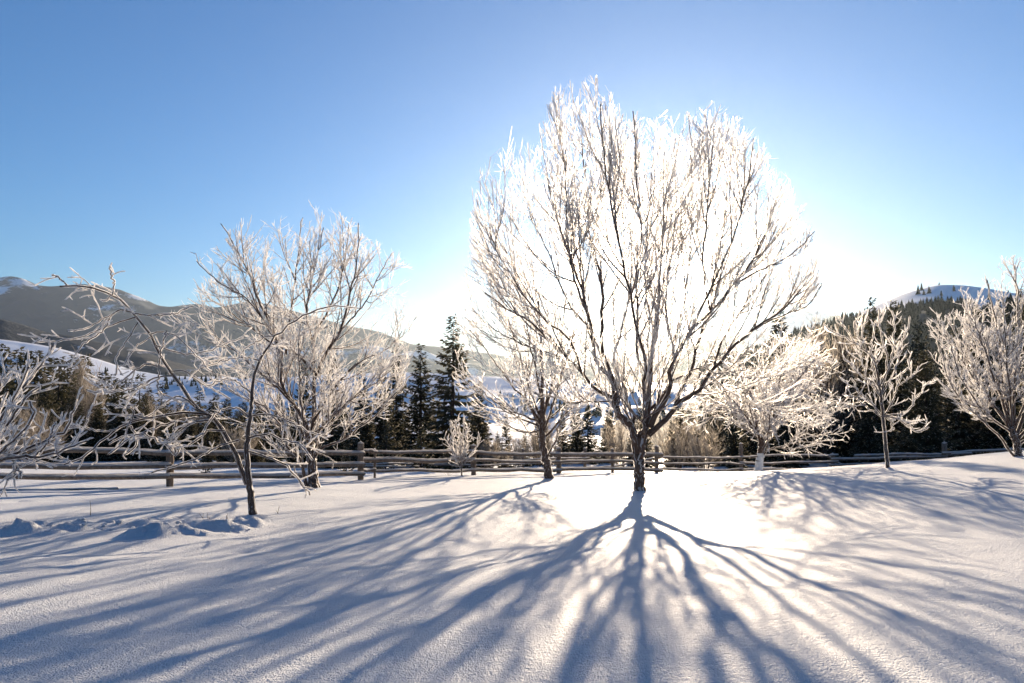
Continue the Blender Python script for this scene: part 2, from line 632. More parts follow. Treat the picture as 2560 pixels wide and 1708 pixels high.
def mat_summit(name, cx, cy, rx, ry, rot):
    m, nt, b = new_mat(name)
    geo = nt.nodes.new('ShaderNodeNewGeometry')
    mp = nt.nodes.new('ShaderNodeMapping')
    mp.vector_type = 'TEXTURE'
    mp.inputs['Location'].default_value = (cx, cy, 0)
    mp.inputs['Rotation'].default_value = (0, 0, rot)
    mp.inputs['Scale'].default_value = (rx, ry, 1e6)
    nt.links.new(geo.outputs['Position'], mp.inputs[0])
    ln = nt.nodes.new('ShaderNodeVectorMath')
    ln.operation = 'LENGTH'
    nt.links.new(mp.outputs[0], ln.inputs[0])
    n = noise_node(nt, 0.02, 5, 0.6, vec=geo.outputs['Position'])
    mad = nt.nodes.new('ShaderNodeMath')
    mad.operation = 'MULTIPLY_ADD'
    mad.inputs[1].default_value = 1.3
    nt.links.new(n.outputs[0], mad.inputs[0])
    nt.links.new(ln.outputs['Value'], mad.inputs[2])
    c = ramp(nt, mad.outputs[0], [(0.80, (0.85, 0.86, 0.88)), (0.88, (0.05, 0.052, 0.045))])
    mr = nt.nodes.new('ShaderNodeMath')
    mr.operation = 'MULTIPLY'
    mr.inputs[1].default_value = 0.5
    nt.links.new(mad.outputs[0], mr.inputs[0])
    nt.links.new(mr.outputs[0], c.inputs[0])
    nt.links.new(c.outputs[0], b.inputs['Base Color'])
    b.inputs['Roughness'].default_value = 0.9
    return m


SUMMIT = (0.632 * 610, 610.0)
HR = hill('forest_hill', 'steep wooded hill with a bare snowy summit at the right',
          [(1500, 955), (1700, 930), (1900, 875), (1980, 842), (2095, 805), (2175, 772), (2275, 730), (2350, 711), (2420, 712), (2480, 721), (2560, 735), (2660, 740), (2800, 730), (3400, 680)],
          150, 620, 900, -20, mat_summit('forest_floor', SUMMIT[0], SUMMIT[1], 75, 150, -.3), 53, 5.0, 260, 60, 1.15, 0.5)
HN = hill('near_forest_hill', 'near shoulder of the wooded hill at the right edge',
          [(2080, 1160), (2200, 1100), (2300, 1010), (2400, 910), (2460, 850), (2560, 800), (2700, 750), (2900, 730), (3300, 700)],
          75, 240, 360, -16, M['snow'], 57, 2.0, 120, 40, 1.0, 0.5)


# ------------------------------------------------------------------ spruces
def spruce_meshes(seed, h=9.0, rmax=1.7, whorl=0.30, per=8, spray=26, gap=0.0, droop=0.30, frost_n=0.52, tri=0.11):
    rng = np.random.default_rng(seed)
    trunk = Geo()
    zz = np.linspace(-1.5, h, 14)
    P = np.stack([0.02 * rng.normal(size=14), 0.02 * rng.normal(size=14), zz], -1)[None]
    trunk.tubes(P, (0.018 * h * np.clip(1 - zz / h, 0.02, 1))[None], 7)
    fol, fr = Geo(), Geo()
    z = 0.05 * h
    B = []
    while z < h * 0.985:
        t = z / h
        n = max(3, int(per * (0.45 + 0.65 * (1 - t)) + rng.normal(0, .6)))
        a0 = rng.random() * 7
        for k in range(n):
            if rng.random() < gap:
                continue
            L = rmax * ((1 - t) ** 0.82) * (0.62 + 0.5 * rng.random()) + 0.05
            B.append((z + rng.normal(0, .06), a0 + 2 * np.pi * k / n + rng.normal(0, .25), L, t))
        z += whorl * (0.6 + 0.55 * (1 - t)) * (0.8 + 0.4 * rng.random())
    B = np.array(B)
    nb = len(B)
    out = np.stack([np.cos(B[:, 1]), np.sin(B[:, 1]), np.zeros(nb)], -1)
    s = np.linspace(0, 1, 6)
    L = B[:, 2][:, None]
    rise = (0.55 * B[:, 3] - 0.18)[:, None] * L * s + (-droop * (1 - B[:, 3])[:, None] * 1.5) * L * (s ** 1.4) + 0.30 * L * s ** 3
    P = out[:, None, :] * (L * s)[:, :, None]
    P[:, :, 2] = B[:, 0][:, None] + rise
    fol_b = Geo()
    fol_b.tubes(P, np.maximum(0.012 * L * (1 - s * .9), 0.004), 3)
    # sprays: hanging and forward needled shoots along every bough
    cnt = np.maximum(5, (spray * B[:, 2] / rmax * 1.4).astype(int))
    bi = np.repeat(np.arange(nb), cnt)
    t = 1 - rng.random(len(bi)) ** 1.25 * 0.92
    f = t * 5
    i0 = np.minimum(f.astype(int), 4)
    base = P[bi, i0] + (P[bi, i0 + 1] - P[bi, i0]) * (f - i0)[:, None]
    tan = nrm(P[bi, i0 + 1] - P[bi, i0])
    side = nrm(np.cross(tan, [0, 0, 1.0]))
    sg = np.where(rng.random(len(bi)) < .5, -1, 1)[:, None]
    hang = rng.random(len(bi))[:, None]
    d = nrm(tan * (0.55 + .5 * rng.random((len(bi), 1))) + side * sg * (0.35 + .8 * rng.random((len(bi), 1))) + np.array([0, 0, -1.0]) * (0.15 + hang * 0.9) + rng.normal(0, .18, (len(bi), 3)))
    ln = (tri * (1.1 + 1.6 * rng.random(len(bi))) * (0.55 + 0.65 * (1 - t * .5)))[:, None] * (0.55 + 0.55 * (1 - B[bi, 3][:, None]))
    w = nrm(np.cross(d, rng.normal(size=d.shape))) * ln * (0.20 + .14 * rng.random((len(bi), 1)))
    a, b2, tip = base - w * .6, base + w * .6, base + d * ln * 1.6
    midp, midm = base + d * ln * .8 + w, base + d * ln * .8 - w
    V = np.stack([base, midp, tip, midm], 1).reshape(-1, 3)
    q = np.arange(len(bi) * 4).reshape(-1, 4)
    fol.add(V, q)
    fol.add(np.concatenate(fol_b.V), np.concatenate(fol_b.Q))
    # frost on the outer tips
    m = (rng.random(len(bi)) < frost_n) & (t > .45)
    bt, dd, ll = tip[m] - d[m] * ln[m] * .5, d[m], ln[m]
    ww = nrm(np.cross(dd, rng.normal(size=dd.shape))) * ll * .16
    V = np.stack([bt - ww, bt + ww, bt + dd * ll * .75 + np.array([0, 0, .015])], 1).reshape(-1, 3)
    fr.add(V, None, np.arange(len(V)).reshape(-1, 3))
    return trunk.mesh('spruce_trunk'), fol.mesh('spruce_crown', False), fr.mesh('spruce_frost', False)


SPR = [spruce_meshes(1, 9, 1.55, .27, 8, 46, .06), spruce_meshes(2, 9, 1.25, .24, 8, 44, .10), spruce_meshes(3, 9, 1.9, .30, 9, 52, .16, .42),
       spruce_meshes(4, 9, 2.5, .30, 10, 66, .04, .22, .34, .10)]
SPR_FAR = [spruce_meshes(11, 9, 1.7, .42, 8, 16, .05, .3, .22, .2), spruce_meshes(12, 9, 1.4, .40, 7, 16, .1, .3, .22, .2), spruce_meshes(13, 9, 2.0, .45, 8, 18, .1, .35, .22, .2)]
SPR_YOUNG = [spruce_meshes(21, 2.2, .62, .20, 6, 16, .05, -.1, .75, .055), spruce_meshes(22, 2.2, .5, .22, 5, 14, .1, -.15, .8, .055)]


def spruce(px, top, Y, label, group, protos, kind=0, wide=1.0, rz=None, base=None, foot=None):
    p = at(px, top, Y)
    g = foot if foot is not None else gz(p[0], p[1])
    h = p[2] - g
    ph = 2.2 if protos is SPR_YOUNG else 9.0
    s = h / ph
    rng = np.random.default_rng(int(px * 7 + top))
    r = empty('young_spruce' if protos is SPR_YOUNG else 'spruce_tree', (p[0], p[1], g), rng.random() * 6.28 if rz is None else rz)
    r.scale = (s * wide, s * wide, s)
    tr, cr, fr = protos[kind % len(protos)]
    obj('trunk', tr, M['spruce_bark'], r)
    c = obj('crown', cr, M['needles'], r)
    tag(obj('frost', fr, M['frost_warm'], c), kind='stuff')
    tag(r, label, 'tree', group)
    return r


# spruces standing just behind the fence, from left to right
NEAR_SPRUCE = [
    (834, 862, 36, 0, 1.0, 'dark spruce rising behind the trunk of the spreading apple tree'),
    (760, 905, 40, 2, 1.0, 'spruce hidden among the branches of the spreading apple tree'),
    (905, 905, 40, 0, 1.0, 'short spruce right behind the spreading apple tree'),
    (992, 858, 46, 1, 1.05, 'slender spruce, first of three left of the tallest one'),
    (955, 905, 42, 0, 1.2, 'low spruce tip beside the slender spruce'),
    (1053, 857, 40, 0, 1.2, 'pointed spruce just left of the tallest spruce'),
    (1133, 788, 38, 2, 1.3, 'tallest spruce behind the fence with ragged drooping boughs'),
    (1197, 952, 34, 0, 1.35, 'low dark spruce right of the tallest spruce'),
    (1265, 1035, 37, 2, 1.0, 'small spruce behind the second tree trunk'),
    (1350, 1015, 42, 0, 1.1, 'dark spruce behind the slim tree left of the big tree'),
    (1440, 1000, 44, 2, 1.1, 'dark spruce just left of the big tree trunk'),
    (1520, 1010, 46, 0, 1.1, 'dark spruce directly behind the big trunk'),
    (1600, 995, 47, 2, 1.1, 'dark spruce low behind the big tree fork'),
    (1700, 985, 48, 0, 1.1, 'dark spruce right of the big trunk behind the rails'),
    (1790, 960, 47, 2, 1.1, 'dark spruce behind the limewashed tree, left side'),
    (1946, 755, 44, 1, 1.1, 'tall spruce glowing behind the limewashed fruit tree'),
    (1880, 900, 46, 0, 1.1, 'spruce behind the crown of the limewashed fruit tree'),
    (2040, 905, 50, 2, 1.1, 'spruce behind the pale golden birch bush'),
    (2110, 870, 46, 0, 1.0, 'spruce between the golden bush and the sapling'),
    (2180, 740, 44, 0, .85, 'left one of two tall spruces behind the frosted sapling'),
    (2233, 750, 46, 1, .95, 'right one of two tall spruces behind the frosted sapling'),
    (2294, 803, 42, 0, 1.0, 'conical spruce right of the frosted sapling'),
    (2310, 872, 31, 3, 1.05, 'broad leafy spruce with long low boughs behind the sapling'),
    (2385, 824, 45, 0, 1.0, 'dark spruce left of the tree at the right edge'),
    (2440, 770, 48, 2, 1.0, 'dark spruce behind the left branches of the edge tree'),
    (2500, 745, 46, 0, 1.0, 'dark spruce behind the middle of the edge tree'),
    (2560, 720, 48, 2, 1.0, 'dark spruce cut by the right edge of the view'),
    (2620, 760, 40, 0, 1.0, 'dark spruce just past the edge tree'),
]
for px, top, Y, k, w, lab in NEAR_SPRUCE:
    spruce(px, top, Y, lab, 'spruces behind the fence', SPR, k, w)
rng = np.random.default_rng(77)
# dense wood on the left
LEFT = [(-60, 862, 74), (-25, 880, 68), (12, 862, 72), (46, 870, 75), (70, 875, 70), (90, 871, 72), (113, 880, 74), (150, 893, 58), (135, 890, 70), (170, 896, 62), (186, 889, 74),
        (215, 887, 76), (258, 926, 60), (280, 930, 62), (300, 945, 58), (322, 940, 60), (351, 928, 60), (290, 960, 50), (380, 990, 52), (406, 953, 60), (360, 985, 48), (345, 1000, 46),
        (500, 965, 62), (540, 985, 60), (560, 1000, 56), (450, 1000, 58), (600, 1010, 54), (650, 1000, 52), (700, 985, 50),
        (20, 930, 56), (70, 945, 54), (120, 950, 50), (-30, 950, 52), (190, 960, 50), (240, 965, 52), (430, 1010, 48), (480, 1030, 46), (520, 1040, 44), (570, 1040, 44), (640, 1035, 42), (690, 1030, 41), (860, 1000, 40), (920, 1000, 38)]
NUM = ('first second third fourth fifth sixth seventh eighth ninth tenth eleventh twelfth thirteenth fourteenth fifteenth sixteenth seventeenth '
       'eighteenth nineteenth twentieth twenty-first twenty-second twenty-third twenty-fourth twenty-fifth twenty-sixth twenty-seventh twenty-eighth').split()
SKYLINE = sorted(LEFT[:29])
vis = [q for q in SKYLINE if q[0] > 0]
for k, (px, top, Y) in enumerate(LEFT):
    if k < 29 and px > 0 and vis.index((px, top, Y)) < 28:
        lab = NUM[vis.index((px, top, Y))] + ' spruce tip from the left edge along the top of the left wood'
    elif k < 29 and px > 0:
        lab = 'spruce tip at the right end of the left wood behind the leaning tree'
    else:
        lab = 'dark spruce in the shaded depth of the wood beyond the left fence'
    spruce(px, top, Y, lab, 'spruces of the left wood', SPR_FAR if Y > 55 else SPR, int(rng.integers(3)), 1.2)
for px in range(-90, 740, 36):                     # the shaded depth of the left wood
    for q in (0, 1):
        Y = 42 + 10 * rng.random() + 9 * q
        top = 985 + 38 * rng.random() - 26 * q + max(0, px - 250) * .06 - max(0, 120 - px) * .12
        spruce(px + rng.normal(0, 12), top, Y, 'dark spruce in the shaded depth of the wood beyond the left fence', 'spruces of the left wood', SPR, int(rng.integers(3)), 1.35)
for px in range(740, 1860, 44):                    # low dark conifers closing the view under the crowns
    top = 1010 + 45 * rng.random() + (30 if 1180 < px < 1330 else 0)
    spruce(px + rng.normal(0, 12), top, 39 + 12 * rng.random(), 'low dark conifer in the belt of trees behind the middle fence', 'low conifers behind the fence', SPR, int(rng.integers(3)), 1.4)
for px in range(1880, 2660, 46):
    top = 965 + 60 * rng.random() - max(0, px - 2300) * .25
    spruce(px + rng.normal(0, 12), top, 42 + 12 * rng.random(), 'dark conifer in the shaded wood behind the right fence', 'conifers behind the right fence', SPR, int(rng.integers(3)), 1.35)
YOUNG = [(965, 1053, 30, 'young frosted spruce left behind the fence near the big corner post'), (1053, 1048, 29, 'young frosted spruce second from the corner post'),
         (1125, 1075, 30, 'young frosted spruce behind the little shrub at the fence'), (866, 1107, 27, 'tiny frosted spruce left of the big corner post'),
         (515, 1122, 27, 'tiny frosted spruce under the middle rail at the left')]
for k, (px, top, Y, lab) in enumerate(YOUNG):
    spruce(px, top, Y, lab, 'young spruces behind the fence', SPR_YOUNG, k, 1.1)


# far woods that read as one mass: many small stepped cones in one mesh
def forest(name, label, pts, hs, seed):
    rng = np.random.default_rng(seed)
    n = len(pts)
    g = Geo()
    sides, tiers = 5, 3
    prof = []
    for k in range(tiers):
        prof += [(k / tiers * .86 + .03, 1 - k / tiers * .95), ((k + .95) / tiers * .86 + .03, (1 - (k + 1) / tiers) * .75 + .02)]
    prof.append((1.0, 0.0))
    zz = np.array([p[0] for p in prof])
    rr = np.array([p[1] for p in prof])
    m = len(prof)
    a = np.arange(sides) * 2 * np.pi / sides
    ja = rng.random((n, 1, 1)) * 6.28
    jr = 0.75 + .5 * rng.random((n, m, sides))
    rad = (0.20 + .06 * rng.random(n)) * hs
    X = np.cos(a[None, None] + ja) * rr[None, :, None] * rad[:, None, None] * jr
    Yy = np.sin(a[None, None] + ja) * rr[None, :, None] * rad[:, None, None] * jr
    Z = np.broadcast_to(zz[None, :, None] * hs[:, None, None], X.shape) + (rng.random(X.shape) - .5) * .05 * hs[:, None, None]
    V = np.stack([X, Yy, Z], -1) + pts[:, None, None, :]
    idx = np.arange(n * m * sides).reshape(n, m, sides)
    nx = np.roll(idx, -1, 2)
    Q = np.stack([idx[:, :-1], nx[:, :-1], nx[:, 1:], idx[:, 1:]], -1).reshape(-1, 4)
    g.add(V, Q)
    o = obj(name, g.mesh(name, False), M['far_needles'])
    tag(o, label, 'forest', kind='stuff')


def scatter_on(H, n, keep, seed, hmin, hmax):
    rng = np.random.default_rng(seed)
    n0, n = n, n * 2
    x, y, z = H
    nr, nu = x.shape
    i = rng.random(n * 4) * (nr - 2)
    j = rng.random(n * 4) * (nu - 2)
    i0, j0 = i.astype(int), j.astype(int)
    fi, fj = i - i0, j - j0
    def bl(A):
        return (A[i0, j0] * (1 - fi) * (1 - fj) + A[i0 + 1, j0] * fi * (1 - fj) + A[i0, j0 + 1] * (1 - fi) * fj + A[i0 + 1, j0 + 1] * fi * fj)
    P = np.stack([bl(x), bl(y), bl(z)], -1)
    px = 1280 + F * P[:, 0] / P[:, 1]
    t = i / (nr * 0.75)
    ok = keep(px, t, P, rng)
    P = P[ok][:n0]
    P[:, 2] -= 0.5
    hs = hmin + (hmax - hmin) * rng.random(len(P))
    return P, hs


def keep_right(px, t, P, rng):
    dx, dy = P[:, 0] - SUMMIT[0], P[:, 1] - SUMMIT[1]
    c, q = math.cos(-.3), math.sin(-.3)
    e = np.hypot((dx * c + dy * q) / 75, (-dx * q + dy * c) / 150) + .8 * fbm(P[:, :2] * .02, 3, 8)
    vis = (px > 1750) & (px < 2640) & (t < 1.03)
    return vis & ((e > 1.0) | (rng.random(len(px)) < .03))


P, hs = scatter_on(HR, 3800, keep_right, 3, 5.5, 11)
forest('hillside_forest', 'spruce forest covering the hill at the right below its bare summit', P, hs, 4)
P, hs = scatter_on(HN, 420, lambda px, t, P, rng: rng.random(len(px)) < .9, 6, 9, 15)
forest('near_hillside_forest', 'dark spruce forest on the near slope at the right edge', P, hs, 9)


def keep_left(px, t, P, rng):
    n = fbm(P[:, :2] * 0.012 + 3.1, 3, 12)
    return ((n > 0.13) & (t > .5)) | ((rng.random(len(px)) < .02) & (t > .45)) | ((t > 0.93) & (n > .05) & (t < 1.0))


P, hs = scatter_on(HS, 420, keep_left, 14, 2.2, 7)
forest('slope_wood', 'strips of dark wood and bushes across the distant snow slope', P, hs, 15)


# ------------------------------------------------------------------ frosted deciduous trees
def catmull(pts, n):
    pts = np.asarray(pts, float)
    if len(pts) == 2:
        t = np.linspace(0, 1, n)[:, None]
        return pts[0] * (1 - t) + pts[1] * t
    ext = np.concatenate([[2 * pts[0] - pts[1]], pts, [2 * pts[-1] - pts[-2]]])
    seg = np.linalg.norm(np.diff(pts, axis=0), axis=1)
    cum = np.concatenate([[0], np.cumsum(seg)])
    out = []
    for s in np.linspace(0, cum[-1], n):
        i = min(np.searchsorted(cum, s, 'right') - 1, len(pts) - 2)
        t = (s - cum[i]) / max(seg[i], 1e-9)
        p0, p1, p2, p3 = ext[i:i + 4]
        out.append(0.5 * (2 * p1 + (p2 - p0) * t + (2 * p0 - 5 * p1 + 4 * p2 - p3) * t * t + (3 * p1 - p0 - 3 * p2 + p3) * t ** 3))
    return np.array(out)


def grow(rng, S, D, L, nseg, wig, up, out=None, outw=0.0, sag=0.0):
    P = [S]
    d = D
    for i in range(nseg):
        d = d + rng.normal(0, wig, d.shape) + np.array([0, 0, 1.0]) * (up / nseg) - np.array([0, 0, 1.0]) * (sag * (i / nseg))
        if out is not None:
            d = d + out * (outw / nseg)
        d = nrm(d)
        P.append(P[-1] + d * (L / nseg)[:, None])
    return np.stack(P, 1)


def spawn(rng, P, Rd, per_m, tmin, tmax, ang, ang_sd, flat=0.0):
    """children of the polylines P (B,n,3): start, direction, t, parent radius"""
    B, n, _ = P.shape
    seg = np.linalg.norm(np.diff(P, axis=1), axis=2)
    length = seg.sum(1)
    cnt = np.floor(length * (tmax - tmin) * per_m + rng.random(B)).astype(int)
    bi = np.repeat(np.arange(B), cnt)
    if len(bi) == 0:
        return None
    t = tmin + (tmax - tmin) * rng.random(len(bi))
    f = t * (n - 1)
    i0 = np.minimum(f.astype(int), n - 2)
    fr = (f - i0)[:, None]
    S = P[bi, i0] * (1 - fr) + P[bi, i0 + 1] * fr
    T = nrm(P[bi, i0 + 1] - P[bi, i0])
    rad = Rd[bi, i0] * (1 - fr[:, 0]) + Rd[bi, i0 + 1] * fr[:, 0]
    rv = rng.normal(size=T.shape)
    rv[:, 2] *= (1 - flat)
    perp = nrm(np.cross(T, np.cross(rv, T)))
    a = np.radians(rng.normal(ang, ang_sd, len(bi)))[:, None]
    D = nrm(np.cos(a) * T + np.sin(a) * perp)
    return S, D, t, rad, length[bi]


def frost_spikes(rng, g, P, Rd, per_m, ln, w=0.004, upbias=0.0):
    """tiny hoar needles standing off the bark"""
    B, n, _ = P.shape
    seg = np.linalg.norm(np.diff(P, axis=1), axis=2)
    length = seg.sum(1)
    cnt = np.floor(length * per_m + rng.random(B)).astype(int)
    bi = np.repeat(np.arange(B), cnt)
    if len(bi) == 0:
        return
    t = rng.random(len(bi))
    f = t * (n - 1)
    i0 = np.minimum(f.astype(int), n - 2)
    fr = (f - i0)[:, None]
    S = P[bi, i0] * (1 - fr) + P[bi, i0 + 1] * fr
    T = nrm(P[bi, i0 + 1] - P[bi, i0])
    rad = (Rd[bi, i0] * (1 - fr[:, 0]) + Rd[bi, i0 + 1] * fr[:, 0])[:, None]
    rv = rng.normal(size=T.shape)
    rv[:, 2] += upbias
    perp = nrm(np.cross(T, np.cross(rv, T)))
    L = ln * (0.4 + 1.0 * rng.random((len(bi), 1)))
    W = nrm(np.cross(perp, rng.normal(size=T.shape)) + T * .8) * w * (0.7 + rng.random((len(bi), 1)))
    b0 = S + perp * rad * 0.85
    V = np.stack([b0 - W, b0 + W, b0 + perp * L + T * L * .4], 1).reshape(-1, 3)
    g.add(V, None, np.arange(len(V)).reshape(-1, 3))


def tree(name, label, cat, group, base, Y, trunk, limbs, levels, seed, conv=lambda x, y: (x, y), depth=1.0, frost=1.0,
         trunk_r=(.14, .1), limb_r=.05, spike=0.022, env=None, trunk_mat='bark', extra_limbs=0, limb_tip=.012, out_c=None, spike_n=60, tipr=.008,
         trunk_parts=None, top_wig=0.0, first_min=0.25, r_min=.0045, fin=.0055, grow_tip=1.3, fine=.06, blades=2, kink=.016):
    """trunk: pixel polyline at depth Y; limbs: list of (pixel polyline, start depth offset, end depth offset[, r0, r1])."""
    rng = np.random.default_rng(seed)
    bp = at(*conv(*base), Y)
    b0 = np.array([bp[0], bp[1], gz(bp[0], bp[1])])
    root = empty(name, tuple(b0))
    tag(root, label, cat, group)
    tp = np.array([at(*conv(*p), Y) for p in trunk]) - b0
    tp[0, 2] = min(tp[0, 2], -0.15)
    nt_ = 26
    TP = catmull(tp, nt_)
    tr = trunk_r[0] + (trunk_r[1] - trunk_r[0]) * np.linspace(0, 1, nt_) ** .8
    hgt = TP[:, 2]
    tr = tr * (1 + 0.12 * np.exp(-np.clip(hgt, 0, 9) / (1.4 * trunk_r[0])))
    TP = TP + rng.normal(0, .012 * trunk_r[0] / .1, TP.shape)
    g = Geo()
    g.tubes(TP[None], tr[None], 12)
    me = g.mesh('trunk')
    V = np.empty(len(me.vertices) * 3, np.float32)
    me.vertices.foreach_get('co', V)
    V = V.reshape(-1, 3)
    c = np.repeat(TP, 12, 0)
    c = np.concatenate([c, TP[-1:]])
    V = c + (V - c) * (1 + 0.35 * fbm(V * np.array([9, 9, 4.0]), 3, seed))[:, None]
    me.vertices.foreach_set('co', V.astype(np.float32).ravel())
    to = obj('trunk', me, M[trunk_mat], root)
    fr = Geo()
    rim = _resamp(np.concatenate([TP, tr[:, None]], 1)[None], 70)[0]
    fr.fins(rng, rim[None, :, :3], rim[None, :, 3] + .006, 3, .95, 1.05)
    # main limbs, each a part of its own
    NL = 20
    LP, LR = [], []
    for lb in limbs:
        pl, z0, z1 = lb[0], lb[1], lb[2]
        r0 = lb[3] if len(lb) > 3 else limb_r
        r1 = lb[4] if len(lb) > 4 else limb_tip
        n = len(pl)
        pts = []
        for k, p in enumerate(pl):
            t = k / (n - 1)
            off = z0 + (z1 - z0) * t ** 0.9
            pts.append(at(*conv(*p), Y + off * depth))
        pts = catmull(np.array(pts) - b0, NL)
        LP.append(pts)
        LR.append(r0 + (r1 - r0) * np.linspace(0, 1, NL) ** .6)
    top = TP[-1]
    for k in range(extra_limbs):                       # limbs running towards and away from the viewer
        a = 2 * np.pi * (k + rng.random() * .6) / extra_limbs
        s = TP[int(nt_ * (.55 + .4 * rng.random())) if nt_ else -1]
        el = R(28 + 40 * rng.random())
        d = np.array([[math.cos(a) * math.cos(el) * .75, math.sin(a) * math.cos(el), math.sin(el)]])
        L = np.array([np.linalg.norm(LP[0][-1] - LP[0][0]) * (.6 + .5 * rng.random())]) if LP else np.array([1.5])
        LP.append(grow(rng, s[None], nrm(d), L, NL - 1, .07, .5)[0])
        LR.append(limb_r * .8 + (limb_tip - limb_r * .8) * np.linspace(0, 1, NL) ** .75)
    LP, LR = np.array(LP), np.array(LR)
    if len(LP):
        jit = rng.normal(0, 1, LP.shape) * np.minimum(1, np.linspace(0, 3, NL))[None, :, None] * kink
        LP = LP + jit
        for k in range(len(LP)):
            lg = Geo()
            lg.tubes(LP[k:k + 1], LR[k:k + 1], 8)
            obj('limb', lg.mesh('limb'), M['bark'], root)
        rim = _resamp(np.concatenate([LP, LR[..., None]], -1), 60)
        fr.fins(rng, rim[..., :3], rim[..., 3] + fin * (.6 + .9 * np.linspace(0, 1, 60))[None], 3, .86, 1.14)
    # successive orders of branching
    P, Rd = LP, LR
    bg_, tg = Geo(), Geo()
    ctr = np.array(out_c) if out_c is not None else TP[int(nt_ * .7)]
    for li, lv in enumerate(levels):
        src = P
        if lv.get('also_trunk'):
            pass
        s = spawn(rng, P, Rd, lv['n'], lv.get('t0', first_min if li == 0 else .12), lv.get('t1', .98), lv['ang'], lv.get('sd', 14), lv.get('flat', 0))
        if s is None:
            break
        S, D, t, rad, plen = s
        L = lv['len'] * (0.55 + 0.75 * rng.random(len(S))) * (1 - lv.get('fall', .45) * t)
        if lv.get('rel'):
            L = np.minimum(L, plen * lv['rel'])
        o = nrm(S - ctr)
        D = nrm(D + o * lv.get('out0', 0.0) + np.array([0, 0, lv.get('up0', 0.0)]))
        C = grow(rng, S, D, L, lv.get('seg', 5), lv.get('wig', .1), lv.get('up', .4), o, lv.get('out', 0.0), lv.get('sag', 0))
        if env is not None:
            for it in range(4):
                bad = ~env(C[:, -1] + b0)
                if not bad.any():
                    break
                C[bad] = C[bad, :1] + (C[bad] - C[bad, :1]) * .68
            ok = env(C[:, -1] + b0) | env(C[:, 0] + b0)
            C, rad, S = C[ok], rad[ok], S[ok]
        gd = C[:, -1, 2] + b0[2] - (ground_plane(C[:, -1, 0] + b0[0], C[:, -1, 1] + b0[1]))
        ok = gd > lv.get('clear', .35)
        C, rad = C[ok], rad[ok]
        n = C.shape[1]
        r0 = np.minimum(rad * .75, lv['r'])
        r0 = np.maximum(r0, r_min)
        r1 = np.maximum(r0 * .3, r_min * .6)
        q = np.linspace(0, 1, n)[None]
        Cr = r0[:, None] * (1 - q) + r1[:, None] * q
        if lv.get('white'):
            fat = tipr * (0.8 + .5 * rng.random((len(C), 1))) * np.linspace(1.1, .85, n)[None]
            m = max(n, int(lv['len'] / fine)) if blades > 2 else n
            tg.fins(rng, _resamp(C, m), _resamp(fat[..., None], m)[..., 0], blades, .7, 1.3)
        else:
            bg_.tubes(C, Cr, 4 if lv['r'] > .012 else 3)
            m = max(n, int(lv['len'] / fine))
            fw = fin * (.75 + grow_tip * np.linspace(0, 1, m) ** 2)[None]
            fr.fins(rng, _resamp(C, m), _resamp(Cr[..., None], m)[..., 0] + fw, blades, .75, 1.25)
            frost_spikes(rng, fr, C, Cr, spike_n * .3 * frost, spike)
        P, Rd = (C, Cr) if not lv.get('keep') else (np.concatenate([_resamp(P, n), C]), np.concatenate([_resamp(Rd[..., None], n)[..., 0], Cr]))
    if bg_.n:
        tag(obj('branches', bg_.mesh('branches'), M['twig'], root), kind='stuff')
    if tg.n:
        tag(obj('twigs', tg.mesh('twigs', False), M['frost'], root), kind='stuff')
    if fr.n:
        tag(obj('frost', fr.mesh('frost', False), M['frost'], root), kind='stuff')
    return root, TP, tr, b0


def _resamp(A, n):
    t = np.linspace(0, A.shape[1] - 1, n)
    i = np.minimum(t.astype(int), A.shape[1] - 2)
    f = (t - i)[None, :, None]
    return A[:, i] * (1 - f) + A[:, i + 1] * f


def ground_plane(x, y):
    return ground_z(x, y, False)


def ell_env(cx, cy, rx, ry, Y, rd):
    c = at(cx, cy, Y)
    sx, sz = rx / F * Y, ry / F * Y
    def f(p):
        q = (p - c) / np.array([sx, rd, sz])
        lim = 1.0 + 0.35 * fbm(nrm(q) * 2.7, 2, int(cx))
        return (q ** 2).sum(-1) < lim ** 2
    return f


P5 = lambda x, y: (1300 + .3827 * x, 700 + .3827 * y)
P3 = lambda x, y: (900 + .3827 * x, 700 + .3827 * y)
P2 = lambda x, y: (400 + .5228 * x, 500 + .5228 * y)
P1 = lambda x, y: (.459 * x, 600 + .459 * y)
P6 = lambda x, y: (1800 + .3954 * x, 640 + .3954 * y)

